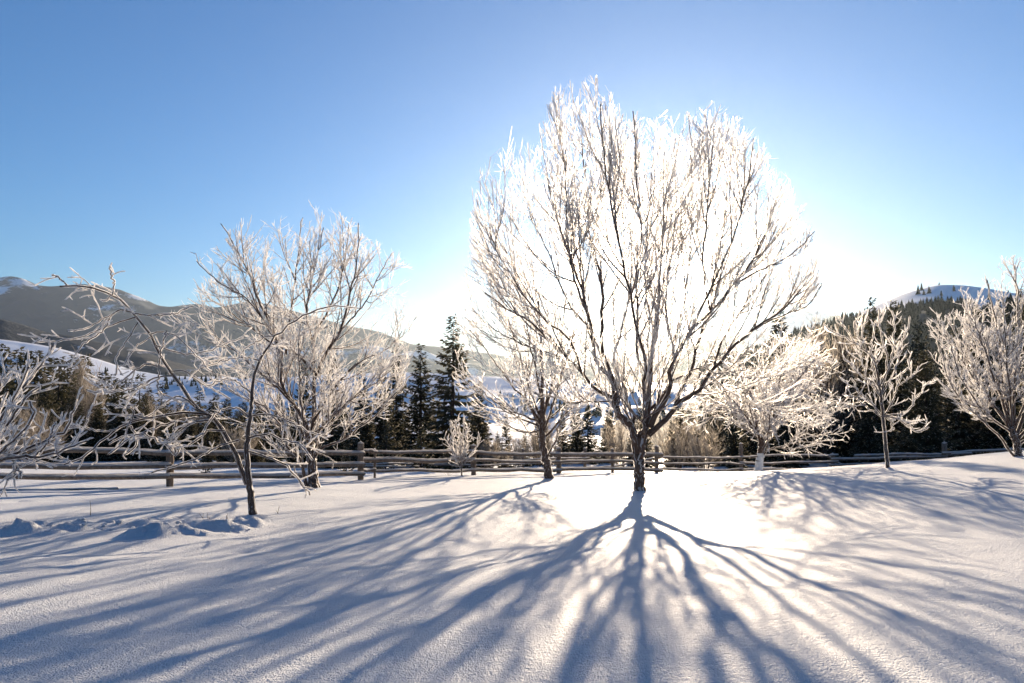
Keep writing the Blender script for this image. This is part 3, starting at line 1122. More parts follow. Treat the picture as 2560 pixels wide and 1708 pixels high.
# --- the big tree in front of the sun
main_limbs = [
    ([(765, 1130), (742, 1010), (725, 950), (680, 912), (640, 865), (625, 800), (622, 750)], 0, -.2, .105, .075),
    ([(622, 775), (540, 740), (470, 690), (400, 600), (340, 540), (280, 480), (180, 380), (60, 270), (-80, 190), (-230, 90)], -.2, -.5, .05, .014),
    ([(622, 760), (600, 650), (550, 600), (495, 530), (480, 460), (478, 370), (450, 250), (420, 110), (350, -80), (260, -330), (180, -620)], -.2, -1.2, .062, .014),
    ([(630, 755), (605, 640), (545, 500), (528, 380), (542, 200), (530, 0), (470, -250), (430, -600), (400, -950)], -.2, .9, .06, .014),
    ([(735, 965), (752, 890), (722, 850), (690, 790), (690, 690), (605, 560), (640, 400), (700, 200), (715, 0), (690, -300), (640, -700)], 0, 1.3, .045, .012),
    ([(650, 800), (540, 795), (420, 800), (330, 800), (230, 770), (90, 740)], -.2, -1.4, .022, .008),
    ([(400, 600), (330, 400), (180, 280), (40, 120), (-90, -80), (-200, -300)], -.4, -2.0, .035, .012),
    ([(790, 1080), (830, 930), (842, 830), (840, 740), (858, 600), (850, 480), (885, 330), (905, 150), (912, 0), (930, -300), (960, -640)], 0, .5, .085, .014),
    ([(842, 850), (905, 800), (960, 700), (985, 610), (1000, 430), (960, 250), (962, 0), (1010, -350), (1020, -700)], .1, 1.5, .05, .012),
    ([(840, 1010), (862, 990), (925, 940), (985, 875), (1040, 800), (1100, 765), (1200, 690), (1270, 570), (1400, 430), (1560, 300), (1740, 170), (1870, 20)], 0, -.6, .082, .014),
    ([(850, 960), (890, 870), (945, 800), (985, 700), (975, 610), (1050, 430), (1110, 340), (1250, 200), (1400, 30), (1530, -150), (1640, -380)], 0, -.9, .078, .014),
    ([(1010, 835), (1060, 700), (1120, 590), (1150, 450), (1240, 200), (1265, 0), (1320, -300), (1360, -650)], -.1, .8, .05, .013),
    ([(978, 665), (1080, 620), (1180, 570), (1300, 610), (1450, 600), (1600, 560)], -.3, -1.6, .022, .008),
    ([(860, 640), (780, 540), (760, 400), (770, 200), (760, 0), (790, -320), (760, -700), (740, -1100)], .2, -.9, .045, .012),
    ([(1265, 575), (1330, 380), (1440, 200), (1580, 0), (1700, -200), (1780, -420)], -.3, 1.6, .035, .012),
    ([(540, 500), (440, 300), (300, 120), (200, -150), (60, -420)], .2, 2.2, .035, .012),
    ([(840, 820), (800, 700), (830, 560), (770, 350), (720, 100), (650, -250), (560, -700), (520, -1150)], .1, -1.9, .045, .012),
    ([(1110, 340), (1250, 50), (1380, -250), (1480, -600), (1530, -930)], -.6, -1.5, .035, .011),
    ([(1240, 200), (1200, -100), (1230, -500), (1270, -1000)], .3, -.8, .033, .011),
    ([(1400, 30), (1560, -60), (1750, -150), (1930, -320)], -.7, -1.4, .028, .010),
    ([(1560, 300), (1720, 230), (1880, 160), (1980, 20)], -.5, .4, .026, .010),
    ([(340, 540), (200, 480), (40, 430), (-150, 330), (-310, 200)], -.3, .6, .028, .010),
    ([(280, 480), (100, 250), (-60, 60), (-260, -150)], -.3, .9, .03, .010),
    ([(1000, 430), (1080, 100), (1110, -300), (1120, -750), (1100, -1080)], .8, 2.2, .035, .011),
    ([(880, 330), (820, 50), (840, -400), (880, -850)], .2, 1.6, .033, .011),
    ([(450, 250), (340, -50), (300, -450), (300, -850)], -.8, -2.2, .033, .011),
]
OUT = np.array([(1100, 900), (1165, 650), (1180, 470), (1195, 440), (1250, 335), (1270, 270), (1330, 275), (1380, 265), (1430, 195), (1500, 190), (1560, 265), (1590, 330), (1650, 300),
                (1700, 285), (1760, 295), (1820, 280), (1900, 300), (1930, 375), (1980, 425), (2010, 510), (2050, 620), (2062, 720), (2090, 900)], float)


def main_env(p):
    px = 1280 + F * p[:, 0] / p[:, 1]
    py = HORIZON - F * (p[:, 2] - CAM_H) / p[:, 1]
    top = np.interp(px, OUT[:, 0], OUT[:, 1]) + 85 * fbm(p * np.array([2.1, 2.1, .4]), 2, 5) * 2
    d = (p[:, 1] - 16.3) / 4.0
    return (py > top) & (px > 1150) & (px < 2075) & (np.abs(d) < 1.0) & (py < 1085)


MAIN = tree('frosted_tree', 'biggest frost covered tree with a forked trunk against the low sun', 'tree', 'frosted trees in the field',
     (785, 1388), 16.3, [(785, 1420), (785, 1388), (780, 1260), (776, 1160), (785, 1080), (805, 1000)], main_limbs,
     [dict(n=3.4, len=2.3, ang=32, sd=10, seg=9, wig=.06, up=.75, out=.35, r=.018, t0=.22, fall=.35),
      dict(n=6.4, len=1.1, ang=32, sd=11, seg=5, wig=.06, up=.5, out=.25, r=.006, fall=.35),
      dict(n=7.6, len=.40, ang=36, sd=13, seg=2, wig=.08, up=.35, r=.006, fall=.3, white=True)],
     101, P5, 1.0, 1.0, (.118, .125), .06, env=main_env, extra_limbs=5, trunk_mat='bark', tipr=.0040, fin=.0036, grow_tip=2.0)

# --- slim tree behind, left of the big one
tree('frosted_tree', 'slim frosted tree with a thin side shoot just left of the big tree', 'tree', 'frosted trees in the field',
     (1235, 1312), 21.3, [(1237, 1345), (1235, 1312), (1218, 1200), (1203, 1110), (1192, 1000), (1190, 860)],
     [([(1190, 900), (1190, 700), (1186, 500), (1180, 300), (1150, 100), (1120, -100)], 0, .3, .085, .014),
      ([(1185, 940), (1080, 780), (1000, 700), (900, 560), (800, 430), (720, 330)], 0, -.8, .045, .012),
      ([(1185, 920), (1110, 720), (1060, 540), (990, 330), (930, 120), (880, -60)], 0, .9, .05, .012),
      ([(1180, 960), (1040, 900), (900, 830), (760, 730), (660, 640)], 0, .5, .035, .010),
      ([(1180, 980), (1080, 1000), (980, 960), (880, 890), (800, 850)], 0, -1.0, .03, .010),
      ([(1195, 900), (1250, 700), (1300, 500), (1330, 250), (1350, 0)], 0, -.8, .05, .012),
      ([(1200, 940), (1300, 850), (1420, 780), (1540, 650)], 0, .8, .04, .010),
      ([(1225, 1160), (1240, 1120), (1280, 1040), (1300, 950), (1390, 900), (1440, 905), (1470, 960)], 0, -.4, .032, .010),
      ([(1300, 960), (1340, 1010), (1390, 1000), (1440, 940)], -.3, -.6, .018, .008),
      ([(1195, 1040), (1110, 1000), (1060, 930), (1000, 870)], 0, -.9, .022, .008),
      ([(1190, 800), (1140, 560), (1090, 300), (1060, 60)], 0, -1.2, .04, .012)],
     [dict(n=3.0, len=1.7, ang=34, sd=11, seg=8, wig=.06, up=.5, out=.4, r=.018, t0=.15, fall=.4),
      dict(n=5.5, len=.75, ang=40, sd=14, seg=5, wig=.10, up=.35, out=.2, r=.009, fall=.35),
      dict(n=8, len=.32, ang=46, sd=16, seg=3, wig=.12, up=.15, r=.006, fall=.3, white=True)],
     102, P3, 1.0, 1.0, (.135, .10), .05, env=ell_env(1345, 850, 215, 250, 21.3, 2.6), extra_limbs=5, trunk_mat='bark_frosted', tipr=.0050, fin=.0042)

# --- wide apple tree in the middle of the left side
tree('frosted_tree', 'wide spreading frosted apple tree with two stems near the left fence', 'tree', 'frosted trees in the field',
     (738, 1388), 16.8, [(738, 1420), (738, 1388), (728, 1290), (722, 1220), (718, 1160)],
     [([(715, 1400), (690, 1330), (668, 1240), (620, 1190), (590, 1120), (560, 1060), (500, 990), (440, 960)], 0, -.7, .06, .012),
      ([(720, 1180), (735, 1050), (736, 900), (735, 760), (740, 640), (800, 540), (860, 400), (890, 250), (900, 120)], 0, .6, .075, .010),
      ([(718, 1190), (700, 1080), (640, 980), (590, 900), (575, 760), (545, 640), (480, 500), (420, 340), (350, 210), (290, 110)], 0, -.7, .06, .010),
      ([(730, 820), (690, 770), (640, 730), (575, 640), (520, 560), (470, 450), (430, 300)], 0, .8, .045, .010),
      ([(600, 740), (615, 620), (630, 500), (650, 320), (670, 180), (680, 80)], 0, 1.2, .035, .009),
      ([(736, 860), (790, 740), (850, 650), (885, 550), (915, 420), (940, 290), (950, 110)], 0, -.9, .05, .010),
      ([(735, 1210), (790, 1180), (840, 1160), (900, 1130), (1000, 1050), (1080, 980), (1150, 910), (1205, 830)], 0, -.5, .038, .010),
      ([(735, 1060), (820, 920), (900, 820), (960, 770), (1060, 725), (1120, 680), (1160, 630)], 0, .5, .035, .009),
      ([(736, 1120), (830, 1030), (920, 950), (1020, 880), (1120, 800)], 0, -1.2, .032, .009),
      ([(720, 1150), (630, 1060), (530, 1000), (420, 960), (330, 900), (280, 830)], 0, 1.0, .035, .009),
      ([(640, 980), (520, 860), (400, 760), (300, 680), (210, 620)], -.3, -.8, .03, .009),
      ([(575, 720), (450, 620), (340, 540), (250, 480), (175, 410)], -.3, .6, .028, .008),
      ([(545, 640), (420, 480), (320, 420), (240, 360), (175, 290)], -.3, -1.4, .026, .008),
      ([(850, 640), (960, 520), (1020, 420), (1080, 300), (1120, 250)], -.5, .9, .026, .008),
      ([(735, 700), (700, 560), (720, 400), (760, 250), (780, 130)], 0, -1.6, .035, .009),
      ([(668, 1240), (640, 1280), (660, 1320), (690, 1340)], 0, -.5, .014, .007),
      ([(735, 1200), (820, 1240), (830, 1290)], 0, -.6, .012, .007)],
     [dict(n=4.2, len=1.6, ang=38, sd=12, seg=8, wig=.07, up=.55, out=.3, r=.014, t0=.18, fall=.35),
      dict(n=7.5, len=.66, ang=40, sd=14, seg=4, wig=.07, up=.35, out=.1, r=.008, fall=.35),
      dict(n=7.5, len=.27, ang=44, sd=15, seg=2, wig=.08, up=.25, r=.005, fall=.3, white=True)],
     103, P2, 1.0, 1.0, (.125, .09), .045, env=ell_env(758, 830, 300, 320, 16.8, 2.9), extra_limbs=5, trunk_mat='bark_frosted', tipr=.0042, fin=.0038)

# --- young leaning tree with two thin stems
tree('young_tree', 'young two stemmed tree leaning left with long arching frosted shoots', 'tree', 'frosted trees in the field',
     (1374, 1508), 11.0, [(1376, 1540), (1374, 1508), (1366, 1400), (1352, 1300), (1346, 1200), (1344, 1130), (1356, 1000), (1370, 860)],
     [([(1345, 1330), (1320, 1270), (1285, 1170), (1240, 1080), (1185, 1000), (1120, 945), (1062, 908), (1020, 845), (980, 780), (930, 712), (880, 650), (850, 590), (820, 520), (780, 465), (740, 415), (690, 360), (610, 300), (500, 268), (420, 250), (330, 260)], 0, -.3, .042, .012),
      ([(1370, 870), (1378, 780), (1400, 700), (1440, 610), (1500, 520), (1600, 440), (1720, 385), (1850, 365), (1960, 375)], 0, .2, .03, .007),
      ([(612, 302), (618, 240), (600, 140)], -.3, -.3, .010, .008),
      ([(372, 256), (330, 215), (292, 190)], -.3, -.35, .010, .008),
      ([(600, 300), (580, 330), (550, 328)], -.3, -.3, .007, .006),
      ([(722, 395), (650, 380), (610, 410), (560, 490), (500, 540), (420, 596)], -.3, -.5, .012, .008),
      ([(740, 420), (640, 450), (540, 490), (380, 545), (190, 560)], -.3, 0, .012, .007),
      ([(610, 405), (540, 440), (470, 480), (365, 495)], -.35, -.2, .009, .007),
      ([(735, 400), (800, 410), (880, 412), (960, 395), (1045, 362)], -.3, -.1, .011, .008),
      ([(940, 400), (1010, 440), (1080, 462)], -.3, 0, .007, .006),
      ([(815, 515), (880, 498), (950, 520), (1010, 570), (1070, 630), (1150, 720)], -.3, -.6, .012, .007),
      ([(750, 450), (710, 520), (640, 630), (632, 740)], -.3, -.4, .011, .008),
      ([(820, 530), (740, 580), (680, 670), (640, 690)], -.3, -.1, .009, .006),
      ([(848, 575), (960, 610), (1060, 625), (1200, 580), (1330, 530)], -.3, .2, .012, .007),
      ([(865, 690), (880, 600), (905, 500)], -.3, -.5, .010, .010),
      ([(868, 680), (860, 780), (882, 880)], -.3, -.5, .010, .010),
      ([(870, 690), (790, 680), (720, 720), (640, 790), (505, 842)], -.3, .1, .012, .008),
      ([(940, 740), (850, 750), (720, 810), (600, 830), (468, 820)], -.3, -.5, .012, .008),
      ([(930, 715), (1010, 715), (1080, 770), (1160, 810), (1260, 870)], -.2, .3, .011, .007),
      ([(1060, 910), (1000, 860), (930, 870), (860, 920), (800, 960), (640, 955)], -.2, -.4, .013, .008),
      ([(1130, 950), (1000, 940), (880, 960), (760, 985), (640, 1030), (560, 1090), (460, 1180), (358, 1222)], -.1, -.6, .022, .010),
      ([(1150, 970), (1020, 975), (880, 1010), (740, 1060), (640, 1085), (590, 1110)], -.1, .2, .018, .009),
      ([(1160, 980), (1040, 1000), (930, 1080), (860, 1110), (800, 1060), (700, 1080), (600, 1168)], -.1, -.9, .016, .009),
      ([(880, 960), (780, 970), (700, 1000), (740, 1060), (735, 1130), (680, 1170)], -.3, -.6, .012, .009),
      ([(720, 990), (720, 920), (580, 895)], -.4, -.4, .010, .009),
      ([(640, 1030), (560, 1040), (440, 1020), (380, 1010)], -.5, -.6, .010, .008),
      ([(460, 1030), (490, 930)], -.6, -.6, .008, .008),
      ([(1220, 1040), (1130, 1040), (1060, 1100), (980, 1130), (960, 1170), (900, 1110), (850, 1080)], -.1, -.5, .015, .009),
      ([(960, 980), (950, 1060), (960, 1170)], -.2, -.3, .013, .012),
      ([(1300, 1090), (1180, 1130), (1080, 1190), (960, 1230), (820, 1270)], -.1, -.5, .014, .009),
      ([(1346, 1150), (1420, 1170), (1540, 1215), (1620, 1300), (1690, 1390)], 0, -.5, .016, .009),
      ([(1350, 1080), (1450, 1060), (1560, 1090), (1640, 1120), (1700, 1200)], 0, -.3, .016, .009),
      ([(1360, 970), (1300, 920), (1200, 930), (1130, 1000), (1080, 1080)], 0, -.4, .014, .009),
      ([(1362, 960), (1460, 950), (1580, 990), (1680, 1040), (1760, 1060)], 0, .4, .015, .008),
      ([(1375, 840), (1300, 780), (1220, 760), (1120, 800)], 0, -.2, .012, .007),
      ([(1420, 660), (1340, 640), (1240, 650), (1100, 700)], 0, .2, .011, .007),
      ([(1500, 520), (1420, 540), (1330, 600), (1290, 660)], .1, -.3, .009, .006),
      ([(1600, 440), (1560, 380), (1530, 330)], .1, 0, .008, .006)],
     [dict(n=3.0, len=.60, ang=42, sd=16, seg=6, wig=.10, up=-.1, r=.007, t0=.2, fall=.4, sag=.08, flat=.4),
      dict(n=4.5, len=.26, ang=48, sd=18, seg=4, wig=.12, up=.1, r=.005, fall=.3),
      dict(n=6.0, len=.09, ang=52, sd=18, seg=2, wig=.12, up=.1, r=.005, fall=.3, white=True)],
     104, P1, 1.0, 1.1, (.062, .028), .02, extra_limbs=0, trunk_mat='bark_frosted', tipr=.0075, spike=.012, spike_n=80, limb_tip=.006, fin=.0068, grow_tip=.8, fine=.035, blades=3, r_min=.004, kink=.011)

# --- tree at the left edge, only its frosted branches reach into view
tree('frosted_tree', 'thickly frosted low branches of a tree standing past the left edge', 'tree', 'frosted trees in the field',
     (-180, 1560), 10.0, [(-180, 1600), (-180, 1560), (-160, 1450), (-150, 1330), (-140, 1250)],
     [([(-145, 1270), (-40, 1215), (60, 1190), (180, 1185), (300, 1165), (400, 1120), (470, 1090)], 0, -.4, .035, .012),
      ([(-145, 1280), (-20, 1210), (100, 1160), (220, 1110), (320, 1060), (360, 1040), (400, 920)], 0, .3, .03, .012),
      ([(-140, 1250), (-60, 1130), (0, 1020), (60, 900), (100, 820), (160, 700)], 0, -.3, .03, .012),
      ([(-140, 1250), (-30, 1100), (60, 980), (130, 870), (225, 790)], 0, .5, .028, .012),
      ([(-140, 1240), (-80, 1080), (-40, 900), (0, 800), (25, 710)], 0, .4, .03, .012),
      ([(-140, 1250), (0, 1150), (110, 1060), (180, 950), (160, 880)], 0, -.7, .026, .012),
      ([(60, 1190), (95, 1240), (110, 1300)], -.1, -.2, .012, .011),
      ([(90, 1230), (75, 1280), (40, 1310)], -.1, -.2, .010, .010),
      ([(180, 1185), (260, 1110), (300, 1000)], -.2, -.2, .013, .011),
      ([(-140, 1240), (-250, 1050), (-330, 850)], 0, 0, .03, .012), ([(-150, 1260), (-320, 1150), (-450, 1000)], 0, .5, .03, .012)],
     [dict(n=5.5, len=.55, ang=44, sd=16, seg=6, wig=.12, up=.45, r=.010, t0=.12, fall=.35),
      dict(n=5.0, len=.28, ang=48, sd=18, seg=4, wig=.12, up=.45, r=.006, fall=.3),
      dict(n=5.0, len=.10, ang=50, sd=18, seg=2, wig=.12, up=.4, r=.006, fall=.3, white=True)],
     105, P1, 1.0, 1.2, (.09, .07), .03, extra_limbs=4, trunk_mat='bark_frosted', tipr=.0095, spike=.012, spike_n=80, fin=.0085, grow_tip=.6, fine=.035, blades=3, kink=.012)

# --- limewashed fruit tree on the right
FRUIT = tree('fruit_tree', 'dome shaped frosted fruit tree with a limewashed trunk foot at the fence', 'tree', 'frosted trees in the field',
     (243, 1362), 24.0, [(240, 1395), (243, 1362), (252, 1290), (262, 1230), (262, 1170)],
     [([(258, 1200), (235, 1110), (190, 1050), (130, 970), (60, 890), (-10, 800), (-100, 730)], 0, -.6, .06, .012),
      ([(235, 1110), (222, 1000), (205, 900), (165, 830), (130, 760), (110, 650)], 0, .6, .05, .012),
      ([(265, 1180), (310, 1090), (345, 990), (365, 880), (380, 740), (400, 600)], 0, -.8, .06, .012),
      ([(320, 1070), (390, 920), (450, 850), (520, 815), (600, 760), (690, 700)], -.2, .4, .045, .011),
      ([(262, 1290), (290, 1240), (340, 1215), (440, 1190), (540, 1150), (640, 1130)], 0, -.6, .035, .010),
      ([(235, 1110), (150, 1090), (50, 1030), (-60, 1000), (-180, 980)], 0, .6, .04, .010),
      ([(200, 1060), (60, 980), (-80, 900), (-200, 860)], 0, -1.0, .035, .010),
      ([(300, 1100), (400, 1040), (540, 980), (680, 940), (780, 920)], 0, -.9, .035, .010),
      ([(345, 990), (430, 820), (480, 680), (520, 560)], -.3, 1.0, .035, .010),
      ([(370, 850), (480, 940), (620, 1000), (760, 1040)], -.3, .8, .025, .009),
      ([(205, 900), (100, 760), (0, 640), (-60, 560)], .3, 1.2, .03, .010),
      ([(280, 1150), (270, 960), (260, 780), (270, 600)], 0, 1.4, .04, .010)],
     [dict(n=4.4, len=1.35, ang=44, sd=14, seg=7, wig=.10, up=.25, out=.3, r=.016, t0=.12, fall=.35, sag=.05),
      dict(n=6.5, len=.60, ang=50, sd=17, seg=5, wig=.13, up=.05, out=.1, r=.009, fall=.3, sag=.06),
      dict(n=7.5, len=.30, ang=52, sd=18, seg=3, wig=.14, up=.05, r=.006, fall=.3, white=True)],
     106, P6, 1.0, 1.0, (.125, .10), .045, env=ell_env(1895, 965, 265, 215, 24.0, 3.2), extra_limbs=6, trunk_mat='bark', tipr=.0062, spike=.02, fin=.0052)

# --- frosted sapling
tree('frosted_sapling', 'slender frosted sapling with a single straight stem right of the fruit tree', 'tree', 'frosted trees in the field',
     (1066, 1356), 18.0, [(1068, 1390), (1066, 1356), (1052, 1250), (1040, 1120), (1030, 1010), (1018, 880), (1000, 780)],
     [([(1005, 800), (985, 700), (930, 610), (850, 545), (760, 505), (700, 470), (660, 430)], 0, -.2, .03, .012),
      ([(1018, 890), (1050, 740), (1055, 620), (1020, 500), (1005, 400), (1010, 330)], 0, .3, .022, .012),
      ([(850, 545), (800, 470), (745, 380)], -.1, .1, .016, .012),
      ([(900, 585), (870, 500), (845, 410)], -.1, -.3, .016, .012),
      ([(930, 610), (900, 480), (940, 380)], -.1, .3, .016, .012),
      ([(1032, 1010), (1085, 940), (1120, 820), (1150, 740), (1190, 700), (1200, 640)], 0, -.3, .02, .012),
      ([(1034, 1015), (1180, 980), (1250, 890), (1280, 840), (1300, 790)], 0, .2, .02, .012),
      ([(1034, 1010), (1120, 1030), (1200, 1075), (1260, 1112), (1325, 1080)], 0, -.3, .016, .012),
      ([(1032, 1000), (1150, 1030), (1230, 1060), (1260, 1010)], 0, .3, .014, .012),
      ([(1015, 1000), (930, 900), (870, 850), (830, 770)], 0, .2, .02, .012),
      ([(1028, 1020), (930, 960), (860, 900), (800, 880), (770, 880)], 0, -.3, .016, .012),
      ([(1010, 830), (1070, 700), (1095, 560), (1105, 440), (1085, 340)], 0, -.3, .02, .012),
      ([(1020, 880), (1120, 700), (1160, 520), (1205, 380)], 0, .3, .02, .012),
      ([(1060, 700), (1120, 620), (1140, 540)], 0, .1, .014, .012),
      ([(1020, 900), (960, 800), (900, 760), (830, 690), (780, 640)], 0, .3, .018, .012),
      ([(1015, 860), (970, 720), (960, 600), (975, 480), (985, 400)], 0, -.3, .018, .012),
      ([(1035, 1010), (1090, 1060), (1085, 1110)], 0, -.2, .012, .011),
      ([(1120, 820), (1180, 790), (1230, 740), (1260, 700)], -.2, 0, .013, .011)],
     [dict(n=4.2, len=.55, ang=40, sd=12, seg=6, wig=.10, up=.8, r=.008, t0=.15, fall=.35),
      dict(n=5.0, len=.22, ang=48, sd=14, seg=3, wig=.10, up=.6, r=.007, fall=.3, white=True)],
     107, P6, .9, 1.2, (.05, .03), .02, extra_limbs=2, trunk_mat='bark_frosted', tipr=.0080, spike=.014, spike_n=80, limb_tip=.007, r_min=.005, fin=.0078, grow_tip=.7, fine=.04, blades=3, kink=.018)

# --- tree at the right edge
tree('frosted_tree', 'bushy frosted tree with several stems cut off by the right edge', 'tree', 'frosted trees in the field',
     (1885, 1268), 19.0, [(1886, 1300), (1885, 1268), (1875, 1190), (1850, 1120), (1830, 1070)],
     [([(1868, 1275), (1830, 1230), (1770, 1140), (1690, 1070), (1570, 960), (1480, 850), (1420, 720), (1385, 560)], 0, -.4, .035, .012),
      ([(1830, 1080), (1740, 960), (1650, 840), (1560, 700), (1480, 580), (1420, 470)], 0, .6, .04, .012),
      ([(1835, 1080), (1780, 900), (1710, 700), (1640, 500), (1590, 360), (1570, 290)], 0, -.6, .045, .012),
      ([(1845, 1100), (1790, 850), (1780, 680), (1760, 500), (1720, 320), (1690, 150)], 0, .5, .045, .012),
      ([(1860, 1130), (1860, 900), (1880, 600), (1880, 300), (1860, 60)], 0, -.5, .05, .012),
      ([(1870, 1150), (1960, 900), (2040, 620), (2080, 350), (2090, 100)], 0, .4, .05, .012),
      ([(1875, 1170), (2020, 1000), (2160, 800), (2260, 560)], 0, -.4, .045, .012),
      ([(1875, 1200), (2100, 1060), (2300, 900), (2400, 700)], 0, .3, .04, .012),
      ([(1850, 1120), (1700, 1010), (1580, 860), (1500, 700), (1460, 560)], 0, -1.1, .035, .012),
      ([(1835, 1080), (1740, 780), (1660, 600), (1540, 420)], 0, 1.3, .035, .012),
      ([(1850, 1100), (1830, 800), (1800, 500), (1790, 280)], 0, -1.3, .04, .012)],
     [dict(n=5.5, len=1.2, ang=30, sd=9, seg=7, wig=.06, up=.75, r=.014, t0=.15, fall=.4),
      dict(n=7, len=.42, ang=40, sd=13, seg=5, wig=.10, up=.6, r=.008, fall=.35),
      dict(n=7.5, len=.16, ang=50, sd=16, seg=3, wig=.10, up=.4, r=.006, fall=.3, white=True)],
     108, P6, 1.0, 1.1, (.10, .07), .04, env=ell_env(2560, 900, 245, 265, 19.0, 2.6), extra_limbs=4, trunk_mat='bark_frosted', tipr=.0058, spike=.014, spike_n=50, fin=.0058, grow_tip=1.1)

# --- small shrub in front of the fence
tree('frosted_shrub', 'small upright frosted shrub in front of the fence left of the slim tree', 'shrub', None,
     (665, 1287), 23.0, [(665, 1300), (665, 1287), (663, 1240), (660, 1190)],
     [([(662, 1220), (640, 1150), (620, 1080), (600, 1000), (585, 930)], 0, -.1, .016, .009),
      ([(662, 1210), (650, 1100), (630, 1000), (622, 905)], 0, .1, .016, .009),
      ([(662, 1200), (670, 1080), (675, 980), (680, 895)], 0, 0, .016, .009),
      ([(663, 1190), (690, 1090), (700, 1010), (732, 1025)], 0, -.1, .012, .009),
      ([(662, 1210), (690, 1120), (695, 1040), (700, 960)], 0, .2, .012, .009),
      ([(660, 1200), (610, 1110), (570, 1060), (545, 1030)], 0, .1, .012, .009),
      ([(662, 1190), (655, 1050), (650, 960)], 0, -.2, .012, .009),
      ([(664, 1250), (635, 1190), (632, 1140)], 0, -.1, .010, .008)],
     [dict(n=9, len=.42, ang=30, sd=10, seg=5, wig=.08, up=.5, r=.008, t0=.1, fall=.4),
      dict(n=6, len=.14, ang=45, sd=14, seg=3, wig=.10, up=.3, r=.006, fall=.3, white=True)],
     109, P3, 1.0, 1.1, (.025, .018), .014, extra_limbs=4, trunk_mat='bark_frosted', tipr=.010, spike=.02, r_min=.007)


def trunk_patch(name, T, z0, z1, half, mat, seed, lift=.014, cut=-.05, az=-math.pi / 2):
    """snow or limewash lying on the bark of a trunk, with a ragged outline"""
    root, TP, tr, b0 = T
    rng = np.random.default_rng(seed)
    ni, nj = 70, 13
    zz = np.linspace(z0, z1, ni)
    cx = np.interp(zz, TP[:, 2], TP[:, 0])
    cy = np.interp(zz, TP[:, 2], TP[:, 1])
    rr = np.interp(zz, TP[:, 2], tr)
    aa = az + np.linspace(-half, half, nj)
    A, Z = np.meshgrid(aa, zz)
    nz = fbm(np.stack([A * 2.2, Z * 5, 0 * Z], -1), 4, seed)
    rad = rr[:, None] * 1.13 + lift * (.4 + 1.2 * vnoise(np.stack([A * 9, Z * 30, 0 * Z], -1), seed))
    V = np.stack([cx[:, None] + np.cos(A) * rad, cy[:, None] + np.sin(A) * rad, Z], -1)
    edge = np.abs(np.linspace(-1, 1, nj))[None] ** 2 * .32
    keep = (nz - edge - cut) > 0
    idx = np.arange(ni * nj).reshape(ni, nj)
    Q = np.stack([idx[:-1, :-1], idx[:-1, 1:], idx[1:, 1:], idx[1:, :-1]], -1)
    k = keep[:-1, :-1] & keep[1:, 1:]
    g = Geo()
    g.add(V, Q[k])
    tag(obj(name, g.mesh(name), M[mat], root), kind='stuff')


trunk_patch('snow_patch', MAIN, 0.0, .62, .42, 'frost', 5, .010, -.12)
trunk_patch('snow_patch', MAIN, .62, 1.25, .30, 'frost', 6, .010, -.06)
trunk_patch('limewash', FRUIT, -.05, .62, 3.14, 'lime', 8, .004, -.62)

# --- bare bushes beyond the fence, pale with hoar frost
def bush(px, top, Y, width_px, label, seed, mat='frost_gold', stems=26, foot=None, name='frosted_bush'):
    rng = np.random.default_rng(seed)
    p = at(px, top, Y)
    g = gz(p[0], p[1])
    h = p[2] - g
    w = width_px / F * Y * .5
    root = empty(name, (p[0], p[1], g))
    tag(root, label, 'bush', 'frosted bushes beyond the fence')
    a = rng.random(stems) * 6.283
    q = np.sqrt(rng.random(stems))
    S = np.stack([np.cos(a) * q * .15 * w, np.sin(a) * q * .15 * w, np.full(stems, -.2)], -1)
    D = nrm(np.stack([np.cos(a) * q * w * 1.1, np.sin(a) * q * w * 1.1, np.full(stems, h)], -1))
    L = h * np.sqrt(np.clip(1 - .55 * q ** 2, .2, 1)) * (.8 + .3 * rng.random(stems))
    P = grow(rng, S, D, L, 9, .05, .2)
    r = .012 * h / 3
    Rd = np.linspace(r * 1.6, r * .4, 10)[None].repeat(stems, 0)
    gb, gf = Geo(), Geo()
    gb.tubes(P, Rd, 3)
    s = spawn(rng, P, Rd, 7 / h * 3, .2, .98, 26, 9)
    C = grow(rng, s[0], s[1], h * .30 * (.5 + .7 * rng.random(len(s[0]))) * (1 - .4 * s[2]), 4, .07, .5)
    Cr = np.full(C.shape[:2], r * .5)
    gb.tubes(C, Cr, 3)
    s = spawn(rng, C, Cr, 14 / h * 3, .1, 1, 32, 12)
    E = grow(rng, s[0], s[1], h * .10 * (.5 + .8 * rng.random(len(s[0]))), 3, .1, .4)
    gf.fins(rng, E, np.full(E.shape[:2], max(.005, r * .34)), 2)
    tag(obj('stems', gb.mesh('stems'), M['bush'], root), kind='stuff')
    tag(obj('twigs', gf.mesh('twigs', False), M[mat], root), kind='stuff')


